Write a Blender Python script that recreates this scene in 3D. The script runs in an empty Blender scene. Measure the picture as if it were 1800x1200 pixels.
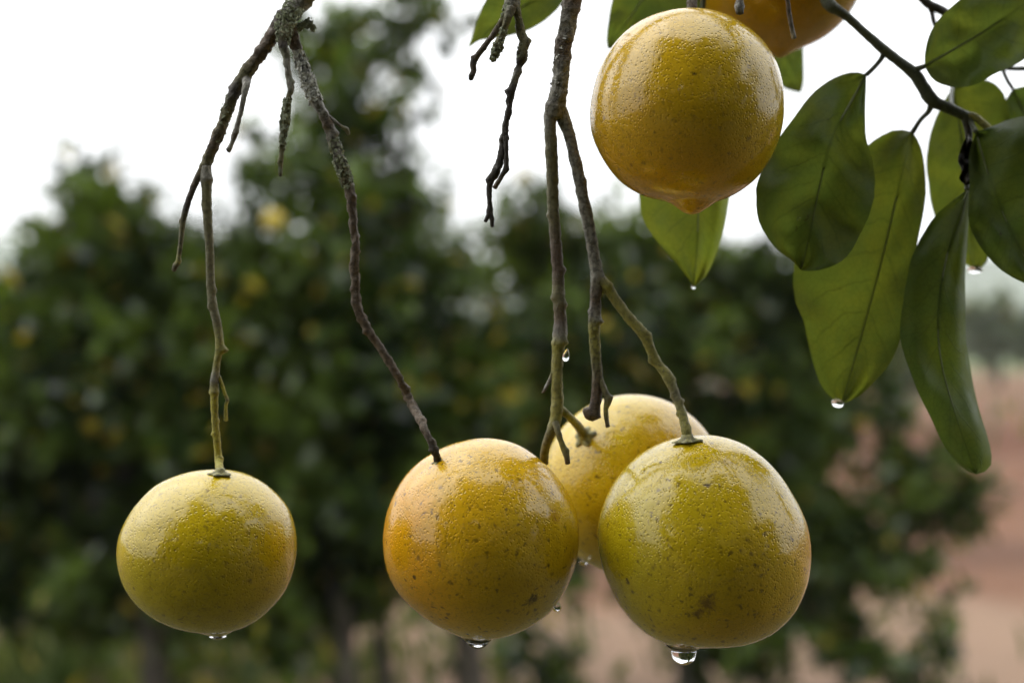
import bpy, math, random
import numpy as np
from mathutils import Vector, noise as mnoise
from mathutils.bvhtree import BVHTree

# ------------------------------------------------------------------ camera, sky, sun, exposure
scene = bpy.context.scene
COL = scene.collection
CAM_Z = 1.6
FPX = 2500.0                      # 50 mm lens on a 36 mm sensor, in photograph pixels (1800 wide)
cam_data = bpy.data.cameras.new('camera')
cam_data.lens = 50.0
cam_data.sensor_width = 36.0
cam_data.clip_start = 0.02
cam_data.clip_end = 3000.0
cam_data.dof.use_dof = True
cam_data.dof.focus_distance = 0.578
cam_data.dof.aperture_fstop = 5.2
cam = bpy.data.objects.new('camera', cam_data)
cam.location = (0.0, 0.0, CAM_Z)
cam.rotation_euler = (math.radians(90), 0, 0)
COL.objects.link(cam)
scene.camera = cam

SUN_DIR = Vector((-0.62, 0.26, 0.74)).normalized()      # towards the bright part of the clouds
world = bpy.data.worlds.new('World')
scene.world = world
world.use_nodes = True
wn, wl = world.node_tree.nodes, world.node_tree.links
wn.clear()
w_out = wn.new('ShaderNodeOutputWorld')
w_bg = wn.new('ShaderNodeBackground')
w_bg.inputs['Strength'].default_value = 0.1
w_sky = wn.new('ShaderNodeTexSky')
w_sky.sky_type = 'NISHITA'
w_sky.sun_disc = False
w_sky.sun_elevation = math.asin(SUN_DIR.z)
w_sky.sun_rotation = math.atan2(SUN_DIR.x, SUN_DIR.y)
w_sky.dust_density = 4.0
w_tc = wn.new('ShaderNodeTexCoord')
w_sep = wn.new('ShaderNodeSeparateXYZ')
w_grad = wn.new('ShaderNodeMapRange')                   # an overcast sky: zenith about twice the horizon
w_grad.inputs['From Min'].default_value = 0.0
w_grad.inputs['From Max'].default_value = 1.0
w_grad.inputs['To Min'].default_value = 20.0
w_grad.inputs['To Max'].default_value = 44.0
w_noise = wn.new('ShaderNodeTexNoise')
w_noise.inputs['Scale'].default_value = 2.2
w_noise.inputs['Detail'].default_value = 4.0
w_nr = wn.new('ShaderNodeMapRange')
w_nr.inputs['From Min'].default_value = 0.3
w_nr.inputs['From Max'].default_value = 0.7
w_nr.inputs['To Min'].default_value = 0.88
w_nr.inputs['To Max'].default_value = 1.12
w_mul = wn.new('ShaderNodeMath'); w_mul.operation = 'MULTIPLY'
w_col = wn.new('ShaderNodeMix'); w_col.data_type = 'RGBA'; w_col.blend_type = 'MULTIPLY'
w_col.inputs['Factor'].default_value = 1.0
w_col.inputs['B'].default_value = (0.975, 0.99, 1.0, 1)
w_mix = wn.new('ShaderNodeMix'); w_mix.data_type = 'RGBA'
w_mix.inputs['Factor'].default_value = 0.9
wl.new(w_tc.outputs['Generated'], w_sep.inputs[0])
wl.new(w_sep.outputs['Z'], w_grad.inputs['Value'])
wl.new(w_tc.outputs['Generated'], w_noise.inputs['Vector'])
wl.new(w_noise.outputs['Fac'], w_nr.inputs['Value'])
wl.new(w_grad.outputs[0], w_mul.inputs[0])
wl.new(w_nr.outputs[0], w_mul.inputs[1])
wl.new(w_mul.outputs[0], w_col.inputs['A'])
wl.new(w_sky.outputs[0], w_mix.inputs['A'])
wl.new(w_col.outputs['Result'], w_mix.inputs['B'])
wl.new(w_mix.outputs['Result'], w_bg.inputs['Color'])
wl.new(w_bg.outputs[0], w_out.inputs['Surface'])

sun_data = bpy.data.lights.new('sun', 'SUN')
sun_data.energy = 1.5
sun_data.angle = math.radians(58)
sun_data.color = (1.0, 0.975, 0.93)
sun = bpy.data.objects.new('sun', sun_data)
sun.rotation_euler = SUN_DIR.to_track_quat('Z', 'Y').to_euler()
COL.objects.link(sun)

scene.view_settings.view_transform = 'Standard'
scene.view_settings.look = 'None'
scene.view_settings.exposure = -0.35
scene.view_settings.gamma = 1.0
scene.view_settings.use_curve_mapping = False
scene.render.engine = 'CYCLES'
scene.cycles.use_denoising = True
scene.cycles.use_adaptive_sampling = True
scene.cycles.adaptive_threshold = 0.02
scene.cycles.max_bounces = 7
scene.cycles.diffuse_bounces = 2
scene.cycles.glossy_bounces = 2
scene.cycles.transmission_bounces = 8
scene.cycles.transparent_max_bounces = 8
scene.cycles.volume_bounces = 0
scene.cycles.caustics_refractive = False
scene.cycles.caustics_reflective = False
scene.cycles.sample_clamp_indirect = 6.0


# ------------------------------------------------------------------ helpers
def P(px, py, d):
    """point at depth d (metres in front of the camera plane) seen at photograph pixel (px, py)"""
    return Vector(((px - 900.0) / FPX * d, d, CAM_Z - (py - 600.0) / FPX * d))


def empty(name, loc=(0, 0, 0)):
    o = bpy.data.objects.new(name, None)
    o.location = loc
    o.empty_display_size = 0.02
    COL.objects.link(o)
    return o


def tag(o, label=None, cat=None, group=None, kind=None):
    if label: o['label'] = label
    if cat: o['category'] = cat
    if group: o['group'] = group
    if kind: o['kind'] = kind
    return o


def link_mesh(name, me, mat, parent=None, smooth=True):
    me.materials.append(mat)
    if smooth:
        me.polygons.foreach_set('use_smooth', [True] * len(me.polygons))
    o = bpy.data.objects.new(name, me)
    COL.objects.link(o)
    if parent is not None:
        o.parent = parent
        o.matrix_parent_inverse = parent_matrix(parent).inverted()
    return o


def parent_matrix(p):
    from mathutils import Matrix
    m = Matrix.Translation(p.location)
    while p.parent is not None:
        p = p.parent
        # parents of parts sit unrotated; parts keep world coordinates
        break
    return m


def catmull(pts, step):
    """pts: list of arrays (any length of channels, first three are xyz); resample with a Catmull-Rom spline"""
    A = [np.array(p, float) for p in pts]
    if len(A) == 2:
        A = [A[0], (A[0] + A[1]) / 2, A[1]]
    ext = [2 * A[0] - A[1]] + A + [2 * A[-1] - A[-2]]
    out = []
    for i in range(1, len(ext) - 2):
        p0, p1, p2, p3 = ext[i - 1], ext[i], ext[i + 1], ext[i + 2]
        n = max(2, int(np.linalg.norm(p2[:3] - p1[:3]) / step))
        for k in range(n):
            t = k / n
            out.append(0.5 * ((2 * p1) + (-p0 + p2) * t + (2 * p0 - 5 * p1 + 4 * p2 - p3) * t * t + (-p0 + 3 * p1 - 3 * p2 + p3) * t ** 3))
    out.append(ext[-2])
    return out


def tube_mesh(name, pts, step, seg=14, rough=0.10, freq=900.0, seed=0.0, bumps=(), cap=True, ridges=0.0):
    """pts: (x, y, z, radius, r, g, b). Bark relief is real geometry: radial noise and node swellings.
    bumps: (position 0..1 along, angle, height, size)"""
    S = catmull(pts, step)
    n = len(S)
    pos = [Vector(s[:3]) for s in S]
    L = [0.0]
    for i in range(1, n):
        L.append(L[-1] + (pos[i] - pos[i - 1]).length)
    tot = max(L[-1], 1e-6)
    verts, cols, faces = [], [], []
    tan = (pos[1] - pos[0]).normalized()
    ref = Vector((0, 1, 0)) if abs(tan.y) < 0.9 else Vector((1, 0, 0))
    u = tan.cross(ref).normalized()
    for i in range(n):
        tan = (pos[min(i + 1, n - 1)] - pos[max(i - 1, 0)])
        tan = tan.normalized() if tan.length > 1e-9 else Vector((0, 0, -1))
        u = (u - tan * u.dot(tan)).normalized()
        v = tan.cross(u)
        r = max(S[i][3], 1e-5)
        for k in range(seg):
            a = 2 * math.pi * k / seg
            d = u * math.cos(a) + v * math.sin(a)
            p = pos[i] + d * r
            q = Vector((p.x + seed, p.y, p.z)) * freq
            h = mnoise.noise(q * 0.3) * 0.9 + mnoise.noise(Vector((q.x, q.y, q.z * 0.5)) * 0.9) * 0.9 + mnoise.noise(q * 2.1) * 0.6
            f = 1.0 + rough * 1.5 * h
            if ridges:
                f += ridges * mnoise.noise(Vector((math.cos(a) * 3.1, math.sin(a) * 3.1, L[i] * 60 + seed)))
            for (bt, ba, bh, bs) in bumps:
                dl = (L[i] - bt * tot) / (bs * r)
                if abs(dl) < 2.5:
                    da = math.cos(a - ba)
                    f += bh * math.exp(-dl * dl * 1.6) * max(0.0, da) ** 2
            verts.append(pos[i] + d * r * f)
            cols.append((S[i][4], S[i][5], S[i][6], 1.0))
    for i in range(n - 1):
        for k in range(seg):
            k2 = (k + 1) % seg
            faces.append((i * seg + k, i * seg + k2, (i + 1) * seg + k2, (i + 1) * seg + k))
    if cap:
        for i, s in ((0, -1), (n - 1, 1)):
            t = (pos[min(i + 1, n - 1)] - pos[max(i - 1, 0)]).normalized()
            verts.append(pos[i] + t * (s * S[i][3] * 0.35))
            cols.append((S[i][4], S[i][5], S[i][6], 1.0))
            c = len(verts) - 1
            for k in range(seg):
                a, b = i * seg + k, i * seg + (k + 1) % seg
                faces.append((c, b, a) if i == 0 else (c, a, b))
    me = bpy.data.meshes.new(name)
    me.from_pydata([tuple(v) for v in verts], [], faces)
    at = me.color_attributes.new('tint', 'FLOAT_COLOR', 'POINT')
    at.data.foreach_set('color', np.array(cols, np.float32).ravel())
    return me


# ------------------------------------------------------------------ materials
def new_mat(name):
    m = bpy.data.materials.new(name)
    m.use_nodes = True
    nt = m.node_tree
    nt.nodes.clear()
    out = nt.nodes.new('ShaderNodeOutputMaterial')
    return m, nt.nodes, nt.links, out


def N(nodes, kind, **kw):
    n = nodes.new(kind)
    for k, v in kw.items():
        if k in ('operation', 'blend_type', 'data_type', 'feature', 'noise_dimensions', 'attribute_name', 'distance', 'interpolation_type', 'clamp', 'use_clamp'):
            setattr(n, k, v)
        else:
            n.inputs[k.replace('_', ' ')].default_value = v
    return n


def math_node(nodes, links, op, a, b=None, c=None, clamp=False):
    n = nodes.new('ShaderNodeMath')
    n.operation = op
    n.use_clamp = clamp
    for i, x in enumerate((a, b, c)):
        if x is None: continue
        if isinstance(x, (int, float)): n.inputs[i].default_value = x
        else: links.new(x, n.inputs[i])
    return n.outputs[0]


def map_range(nodes, links, x, a, b, c=0.0, d=1.0, smooth=True):
    n = nodes.new('ShaderNodeMapRange')
    if smooth: n.interpolation_type = 'SMOOTHSTEP'
    links.new(x, n.inputs['Value'])
    for k, v in (('From Min', a), ('From Max', b), ('To Min', c), ('To Max', d)):
        n.inputs[k].default_value = v
    return n.outputs[0]


def mix_col(nodes, links, fac, a, b, blend='MIX'):
    n = nodes.new('ShaderNodeMix')
    n.data_type = 'RGBA'
    n.blend_type = blend
    for key, x in (('Factor', fac), ('A', a), ('B', b)):
        if isinstance(x, (int, float)): n.inputs[key].default_value = x
        elif isinstance(x, tuple): n.inputs[key].default_value = (*x, 1.0) if len(x) == 3 else x
        else: links.new(x, n.inputs[key])
    return n.outputs['Result']


def noise_tex(nodes, links, vec, scale, detail=3.0, rough=0.55, distort=0.0):
    n = nodes.new('ShaderNodeTexNoise')
    n.inputs['Scale'].default_value = scale
    n.inputs['Detail'].default_value = detail
    n.inputs['Roughness'].default_value = rough
    n.inputs['Distortion'].default_value = distort
    if vec is not None: links.new(vec, n.inputs['Vector'])
    return n.outputs['Fac']


def peel_material(name, base, second, second_dir, third, third_dir, scars=(), speck=1.0, coat_rough=0.11):
    """wet citrus peel. second / third: colours that take over towards a side of the fruit (uneven ripening)."""
    m, ns, ln, out = new_mat(name)
    tc = ns.new('ShaderNodeTexCoord')
    ob = tc.outputs['Object']
    big = noise_tex(ns, ln, ob, 28.0, 3.0)
    mid = noise_tex(ns, ln, ob, 90.0, 4.0)

    def toward(direction, lo, hi):
        d = Vector(direction).normalized()
        dot = ns.new('ShaderNodeVectorMath'); dot.operation = 'DOT_PRODUCT'
        ln.new(ob, dot.inputs[0]); dot.inputs[1].default_value = d
        t = math_node(ns, ln, 'MULTIPLY_ADD', big, 0.05, dot.outputs['Value'])
        return map_range(ns, ln, t, lo + 0.025, hi + 0.025)
    c = mix_col(ns, ln, toward(second_dir, -0.008, 0.038), base, second)
    c = mix_col(ns, ln, toward(third_dir, 0.004, 0.042), c, third)
    # cloudy mottling of the rind
    c = mix_col(ns, ln, map_range(ns, ln, mid, 0.35, 0.72, 0.0, 0.30), c, tuple(x * 0.62 for x in base))
    # oil glands: fine dots a little darker than the rind
    vor = ns.new('ShaderNodeTexVoronoi'); vor.inputs['Scale'].default_value = 820.0
    ln.new(ob, vor.inputs['Vector'])
    gl = map_range(ns, ln, vor.outputs['Distance'], 0.15, 0.45, 0.34, 0.0)
    c = mix_col(ns, ln, gl, c, tuple(x * 0.45 for x in base))
    grit = noise_tex(ns, ln, ob, 900.0, 3.0, 0.7)
    c = mix_col(ns, ln, map_range(ns, ln, grit, 0.45, 0.75, 0.0, 0.35), c, tuple(x * 0.6 for x in base))
    # brown specks, few and unevenly spread
    warp = ns.new('ShaderNodeTexNoise'); warp.inputs['Scale'].default_value = 240.0; ln.new(ob, warp.inputs['Vector'])
    wsc = ns.new('ShaderNodeVectorMath'); wsc.operation = 'SCALE'; wsc.inputs['Scale'].default_value = 0.006
    ln.new(warp.outputs['Color'], wsc.inputs[0])
    wad = ns.new('ShaderNodeVectorMath'); wad.operation = 'ADD'; ln.new(ob, wad.inputs[0]); ln.new(wsc.outputs[0], wad.inputs[1])
    for sc_, size, keep, amt in ((260.0, 0.34, 0.56, 0.62), (120.0, 0.18, 0.58, 0.85), (420.0, 0.40, 0.45, 0.32)):
        v2 = ns.new('ShaderNodeTexVoronoi'); v2.inputs['Scale'].default_value = sc_
        ln.new(wad.outputs[0], v2.inputs['Vector'])
        sp = ns.new('ShaderNodeSeparateColor'); ln.new(v2.outputs['Color'], sp.inputs[0])
        k = map_range(ns, ln, sp.outputs[0], keep, keep + 0.05)
        dot = map_range(ns, ln, v2.outputs['Distance'], size * 0.35, size, 1.0, 0.0)
        f = math_node(ns, ln, 'MULTIPLY', k, dot)
        f = math_node(ns, ln, 'MULTIPLY', f, amt * speck)
        c = mix_col(ns, ln, f, c, (0.075, 0.045, 0.012))
    # scars at the places the photograph shows them
    for (sx, sy, sz, sr, dens, colr) in scars:
        d = ns.new('ShaderNodeVectorMath'); d.operation = 'DISTANCE'
        ln.new(ob, d.inputs[0]); d.inputs[1].default_value = (sx, sy, sz)
        rag = noise_tex(ns, ln, ob, 330.0, 4.0, 0.7, 1.5)
        t = math_node(ns, ln, 'MULTIPLY_ADD', rag, sr * 1.9, d.outputs['Value'])
        f = map_range(ns, ln, t, sr * 1.05, sr * 1.75, dens, 0.0)
        c = mix_col(ns, ln, f, c, colr)
    b = ns.new('ShaderNodeBsdfPrincipled')
    ln.new(c, b.inputs['Base Color'])
    b.inputs['Roughness'].default_value = 0.45
    b.inputs['IOR'].default_value = 1.48
    b.inputs['Specular IOR Level'].default_value = 0.0
    b.inputs['Coat Weight'].default_value = 1.0
    b.inputs['Coat IOR'].default_value = 1.54
    # uneven water film
    film = noise_tex(ns, ln, ob, 60.0, 4.0, 0.6)
    cr = map_range(ns, ln, film, 0.35, 0.65, coat_rough * 0.6, coat_rough * 1.7)
    ln.new(cr, b.inputs['Coat Roughness'])
    # relief: glands, lumps
    v3 = ns.new('ShaderNodeTexVoronoi'); v3.inputs['Scale'].default_value = 760.0
    ln.new(ob, v3.inputs['Vector'])
    fine = noise_tex(ns, ln, ob, 520.0, 3.0, 0.6)
    lump = noise_tex(ns, ln, ob, 210.0, 2.0, 0.5)
    pit = map_range(ns, ln, v3.outputs['Distance'], 0.05, 0.42, 0.0, 1.0)
    v4 = ns.new('ShaderNodeTexVoronoi'); v4.inputs['Scale'].default_value = 430.0
    ln.new(ob, v4.inputs['Vector'])
    pit2 = map_range(ns, ln, v4.outputs['Distance'], 0.03, 0.30, 0.0, 1.0)
    h = math_node(ns, ln, 'MULTIPLY_ADD', pit, 0.55, math_node(ns, ln, 'MULTIPLY', fine, 0.22))
    h = math_node(ns, ln, 'MULTIPLY_ADD', pit2, 0.45, h)
    h = math_node(ns, ln, 'MULTIPLY_ADD', lump, 0.5, h)
    bp = ns.new('ShaderNodeBump'); bp.inputs['Strength'].default_value = 0.75; bp.inputs['Distance'].default_value = 0.00075
    ln.new(h, bp.inputs['Height'])
    ln.new(bp.outputs[0], b.inputs['Normal'])
    bp2 = ns.new('ShaderNodeBump'); bp2.inputs['Strength'].default_value = 0.7; bp2.inputs['Distance'].default_value = 0.00022
    ln.new(h, bp2.inputs['Height'])
    ln.new(bp2.outputs[0], b.inputs['Coat Normal'])
    ln.new(b.outputs[0], out.inputs['Surface'])
    return m


def bark_material(name, wet=0.35, scale=1.0, moss=0.0, trunk=False, dirt=0.62):
    m, ns, ln, out = new_mat(name)
    tc = ns.new('ShaderNodeTexCoord')
    ob = tc.outputs['Object']
    at = ns.new('ShaderNodeAttribute'); at.attribute_name = 'tint'
    s = 0.06 if trunk else 1.0
    n1 = noise_tex(ns, ln, ob, 520.0 * s * scale, 5.0, 0.7)
    n2 = noise_tex(ns, ln, ob, 1500.0 * s * scale, 3.0, 0.6)
    n3 = noise_tex(ns, ln, ob, 160.0 * s * scale, 3.0, 0.6)
    c = mix_col(ns, ln, map_range(ns, ln, n1, 0.44, 0.60, 0.0, dirt), at.outputs['Color'], (0.022, 0.017, 0.010))
    c = mix_col(ns, ln, map_range(ns, ln, n2, 0.56, 0.7, 0.0, 0.55), c, (0.15, 0.135, 0.105))
    if moss:
        c = mix_col(ns, ln, map_range(ns, ln, n3, 0.5, 0.66, 0.0, moss), c, (0.16, 0.17, 0.10))
    b = ns.new('ShaderNodeBsdfPrincipled')
    ln.new(c, b.inputs['Base Color'])
    ln.new(map_range(ns, ln, n1, 0.3, 0.7, wet * 1.0, wet * 1.8), b.inputs['Roughness'])
    b.inputs['Specular IOR Level'].default_value = 0.35
    bp = ns.new('ShaderNodeBump'); bp.inputs['Strength'].default_value = 0.8; bp.inputs['Distance'].default_value = 0.0009 / s
    hh = math_node(ns, ln, 'ADD', n1, n2)
    ln.new(hh, bp.inputs['Height']); ln.new(bp.outputs[0], b.inputs['Normal'])
    ln.new(b.outputs[0], out.inputs['Surface'])
    return m


def leaf_material(name, col, trans_col, trans=0.45, rough=0.32, spots=0.0):
    """near leaf: UV.x runs along the midrib, UV.y across (0.5 = midrib)"""
    m, ns, ln, out = new_mat(name)
    uv = ns.new('ShaderNodeUVMap')
    sep = ns.new('ShaderNodeSeparateXYZ'); ln.new(uv.outputs[0], sep.inputs[0])
    tc = ns.new('ShaderNodeTexCoord'); ob = tc.outputs['Object']
    wob = noise_tex(ns, ln, ob, 60.0, 2.0)
    v = math_node(ns, ln, 'ABSOLUTE', math_node(ns, ln, 'MULTIPLY_ADD', sep.outputs['Y'], 2.0, -1.0))
    t = math_node(ns, ln, 'MULTIPLY_ADD', v, -0.17, sep.outputs['X'])
    t = math_node(ns, ln, 'MULTIPLY_ADD', wob, 0.09, t)
    fr = math_node(ns, ln, 'FRACT', math_node(ns, ln, 'MULTIPLY', t, 9.5))
    tri = math_node(ns, ln, 'ABSOLUTE', math_node(ns, ln, 'SUBTRACT', fr, 0.5))
    vein = map_range(ns, ln, tri, 0.0, 0.07, 1.0, 0.0)
    fade = map_range(ns, ln, v, 0.55, 1.0, 1.0, 0.15)
    vein = math_node(ns, ln, 'MULTIPLY', vein, fade)
    rib = map_range(ns, ln, v, 0.01, 0.05, 1.0, 0.0)
    lines = math_node(ns, ln, 'MAXIMUM', math_node(ns, ln, 'MULTIPLY', vein, 0.42), math_node(ns, ln, 'MULTIPLY', rib, 0.55))
    mott = noise_tex(ns, ln, ob, 45.0, 4.0, 0.6)
    cells = noise_tex(ns, ln, ob, 700.0, 2.0, 0.5)
    c = mix_col(ns, ln, map_range(ns, ln, mott, 0.35, 0.7), col, tuple(x * y for x, y in zip(col, (1.55, 1.25, 1.0))))
    c = mix_col(ns, ln, map_range(ns, ln, cells, 0.4, 0.7, 0.0, 0.25), c, tuple(x * 0.55 for x in col))
    tcx = mix_col(ns, ln, map_range(ns, ln, mott, 0.35, 0.7), trans_col, tuple(x * y for x, y in zip(trans_col, (1.3, 1.12, 0.9))))
    net = ns.new('ShaderNodeTexVoronoi'); net.feature = 'DISTANCE_TO_EDGE'; net.inputs['Scale'].default_value = 330.0
    ln.new(ob, net.inputs['Vector'])
    netf = map_range(ns, ln, net.outputs['Distance'], 0.0, 0.09, 0.30, 0.0)
    tcx = mix_col(ns, ln, netf, tcx, tuple(x * 0.55 for x in trans_col))
    c = mix_col(ns, ln, netf, c, tuple(x * 0.6 for x in col))
    tcx = mix_col(ns, ln, lines, tcx, tuple(x * 0.4 for x in trans_col))
    c = mix_col(ns, ln, math_node(ns, ln, 'MULTIPLY', lines, 0.45), c, (0.08, 0.105, 0.03))
    if spots:
        nz = noise_tex(ns, ln, ob, 75.0, 4.0, 0.7)
        f = map_range(ns, ln, nz, 0.68, 0.74, 0.0, spots)
        c = mix_col(ns, ln, f, c, (0.05, 0.03, 0.015)); tcx = mix_col(ns, ln, f, tcx, (0.02, 0.01, 0.004))
    b = ns.new('ShaderNodeBsdfPrincipled')
    ln.new(c, b.inputs['Base Color'])
    ln.new(map_range(ns, ln, mott, 0.3, 0.7, rough * 0.7, rough * 1.4), b.inputs['Roughness'])
    b.inputs['IOR'].default_value = 1.45
    b.inputs['Specular IOR Level'].default_value = 0.14
    bp = ns.new('ShaderNodeBump'); bp.inputs['Strength'].default_value = 0.35; bp.inputs['Distance'].default_value = 0.0007
    h = math_node(ns, ln, 'MULTIPLY_ADD', lines, -1.0, math_node(ns, ln, 'MULTIPLY', cells, 0.25))
    ln.new(h, bp.inputs['Height']); ln.new(bp.outputs[0], b.inputs['Normal'])
    tr = ns.new('ShaderNodeBsdfTranslucent'); ln.new(tcx, tr.inputs['Color']); ln.new(bp.outputs[0], tr.inputs['Normal'])
    mx = ns.new('ShaderNodeMixShader'); mx.inputs[0].default_value = trans
    ln.new(b.outputs[0], mx.inputs[1]); ln.new(tr.outputs[0], mx.inputs[2])
    ln.new(mx.outputs[0], out.inputs['Surface'])
    return m


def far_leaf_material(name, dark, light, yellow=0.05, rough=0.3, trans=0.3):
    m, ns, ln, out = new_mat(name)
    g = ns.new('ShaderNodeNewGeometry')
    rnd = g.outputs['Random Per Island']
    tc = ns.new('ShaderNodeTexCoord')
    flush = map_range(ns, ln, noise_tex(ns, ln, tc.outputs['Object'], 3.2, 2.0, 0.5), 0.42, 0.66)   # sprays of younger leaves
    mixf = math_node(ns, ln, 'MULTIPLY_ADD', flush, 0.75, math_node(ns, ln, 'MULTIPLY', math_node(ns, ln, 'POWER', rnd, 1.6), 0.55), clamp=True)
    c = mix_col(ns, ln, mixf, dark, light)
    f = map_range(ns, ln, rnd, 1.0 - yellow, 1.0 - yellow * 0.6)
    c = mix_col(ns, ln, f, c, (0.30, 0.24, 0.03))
    b = ns.new('ShaderNodeBsdfPrincipled')
    ln.new(c, b.inputs['Base Color'])
    b.inputs['Roughness'].default_value = rough
    b.inputs['IOR'].default_value = 1.5
    r2 = math_node(ns, ln, 'FRACT', math_node(ns, ln, 'MULTIPLY', rnd, 37.7))
    ln.new(math_node(ns, ln, 'MULTIPLY_ADD', math_node(ns, ln, 'POWER', r2, 4.0), 1.0, 0.06), b.inputs['Specular IOR Level'])
    tr = ns.new('ShaderNodeBsdfTranslucent')
    ln.new(mix_col(ns, ln, 1.0, c, (1.6, 1.5, 0.7), 'MULTIPLY'), tr.inputs['Color'])
    mx = ns.new('ShaderNodeMixShader'); mx.inputs[0].default_value = trans
    ln.new(b.outputs[0], mx.inputs[1]); ln.new(tr.outputs[0], mx.inputs[2])
    ln.new(mx.outputs[0], out.inputs['Surface'])
    return m


def plain_material(name, col, rough=0.5, var=0.3, scale=200.0, bump=0.0, dist=0.001):
    m, ns, ln, out = new_mat(name)
    tc = ns.new('ShaderNodeTexCoord')
    n = noise_tex(ns, ln, tc.outputs['Object'], scale, 4.0, 0.6)
    c = mix_col(ns, ln, map_range(ns, ln, n, 0.3, 0.7), tuple(x * (1 - var) for x in col), tuple(x * (1 + var) for x in col))
    b = ns.new('ShaderNodeBsdfPrincipled')
    ln.new(c, b.inputs['Base Color']); b.inputs['Roughness'].default_value = rough
    if bump:
        bp = ns.new('ShaderNodeBump'); bp.inputs['Strength'].default_value = bump; bp.inputs['Distance'].default_value = dist
        ln.new(n, bp.inputs['Height']); ln.new(bp.outputs[0], b.inputs['Normal'])
    ln.new(b.outputs[0], out.inputs['Surface'])
    return m


def water_material():
    m, ns, ln, out = new_mat('water')
    b = ns.new('ShaderNodeBsdfPrincipled')
    b.inputs['Base Color'].default_value = (1, 1, 1, 1)
    b.inputs['Roughness'].default_value = 0.0
    b.inputs['IOR'].default_value = 1.333
    b.inputs['Transmission Weight'].default_value = 1.0
    ln.new(b.outputs[0], out.inputs['Surface'])
    return m


def soil_material():
    m, ns, ln, out = new_mat('red_soil')
    tc = ns.new('ShaderNodeTexCoord'); ob = tc.outputs['Object']
    n1 = noise_tex(ns, ln, ob, 0.35, 5.0, 0.6)
    n2 = noise_tex(ns, ln, ob, 3.0, 5.0, 0.65)
    n3 = noise_tex(ns, ln, ob, 30.0, 4.0, 0.7)
    c = mix_col(ns, ln, map_range(ns, ln, n1, 0.35, 0.65), (0.106, 0.046, 0.025), (0.153, 0.078, 0.044))
    c = mix_col(ns, ln, map_range(ns, ln, n2, 0.45, 0.7, 0.0, 0.5), c, (0.074, 0.029, 0.015))
    c = mix_col(ns, ln, map_range(ns, ln, n3, 0.55, 0.75, 0.0, 0.4), c, (0.174, 0.099, 0.058))
    sepb = ns.new('ShaderNodeSeparateXYZ'); ln.new(ob, sepb.inputs[0])
    yy = math_node(ns, ln, 'MULTIPLY_ADD', n1, 3.0, sepb.outputs['Y'])
    for (y_in, y_a, y_b, y_out, amt, colr) in ((10.8, 11.6, 12.8, 13.8, 0.75, (0.075, 0.034, 0.018)), (19.0, 21.5, 26.0, 30.0, 0.85, (0.088, 0.033, 0.015)), (5.6, 6.4, 9.4, 10.6, 0.75, (0.235, 0.160, 0.108)), (34.0, 40.0, 70.0, 90.0, 0.6, (0.174, 0.099, 0.058))):
        f = math_node(ns, ln, 'MULTIPLY', map_range(ns, ln, yy, y_in, y_a), map_range(ns, ln, yy, y_b, y_out, 1.0, 0.0))
        c = mix_col(ns, ln, math_node(ns, ln, 'MULTIPLY', f, amt), c, colr)
    # weeds: the sheet turns green away from the tilled strip and to the left
    sep = ns.new('ShaderNodeSeparateXYZ'); ln.new(ob, sep.inputs[0])
    far = math_node(ns, ln, 'MULTIPLY_ADD', n1, 40.0, sep.outputs['Y'])
    fg = map_range(ns, ln, far, 78.0, 100.0, 0.0, 0.92)
    c = mix_col(ns, ln, fg, c, (0.085, 0.12, 0.045))
    left = math_node(ns, ln, 'MULTIPLY_ADD', n2, -1.6, sep.outputs['X'])
    fl = map_range(ns, ln, left, -2.8, -1.9, 0.6, 0.0)
    near = map_range(ns, ln, sep.outputs['Y'], 30.0, 60.0, 1.0, 0.2)
    c = mix_col(ns, ln, math_node(ns, ln, 'MULTIPLY', fl, near), c, (0.085, 0.063, 0.023))
    # unseen near ground, painted darker as canopy shade to cut bounce onto the fruits
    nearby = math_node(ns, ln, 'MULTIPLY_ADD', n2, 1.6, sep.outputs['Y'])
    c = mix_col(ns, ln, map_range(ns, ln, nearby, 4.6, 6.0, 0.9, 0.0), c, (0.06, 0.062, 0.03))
    b = ns.new('ShaderNodeBsdfPrincipled')
    ln.new(c, b.inputs['Base Color'])
    b.inputs['Roughness'].default_value = 0.85
    b.inputs['Specular IOR Level'].default_value = 0.15
    bp = ns.new('ShaderNodeBump'); bp.inputs['Strength'].default_value = 0.7; bp.inputs['Distance'].default_value = 0.05
    ln.new(math_node(ns, ln, 'ADD', n2, math_node(ns, ln, 'MULTIPLY', n3, 0.4)), bp.inputs['Height'])
    ln.new(bp.outputs[0], b.inputs['Normal'])
    ln.new(b.outputs[0], out.inputs['Surface'])
    return m


MAT = {}
MAT['bark'] = bark_material('wet_bark', 0.42)
MAT['green_bark'] = bark_material('green_twig_bark', 0.36, 1.0, 0.0, False, 0.4)
MAT['mossy_bark'] = bark_material('lichen_bark', 0.5, 1.0, 0.8)
MAT['trunk'] = bark_material('trunk_bark', 0.55, 1.0, 0.3, True)
MAT['lichen'] = plain_material('grey_green_lichen', (0.24, 0.26, 0.17), 0.85, 0.4, 700.0, 0.5, 0.0005)
MAT['pale_lichen'] = plain_material('pale_grey_lichen', (0.50, 0.50, 0.46), 0.85, 0.4, 900.0, 0.5, 0.0005)
MAT['leaf'] = leaf_material('citrus_leaf', (0.050, 0.080, 0.024), (0.118, 0.164, 0.022), 0.52, 0.5, 0.5)
MAT['dark_leaf'] = leaf_material('dark_citrus_leaf', (0.044, 0.070, 0.021), (0.090, 0.132, 0.018), 0.48, 0.48, 0.8)
MAT['light_leaf'] = leaf_material('light_citrus_leaf', (0.052, 0.080, 0.020), (0.130, 0.170, 0.018), 0.52, 0.5)
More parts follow.
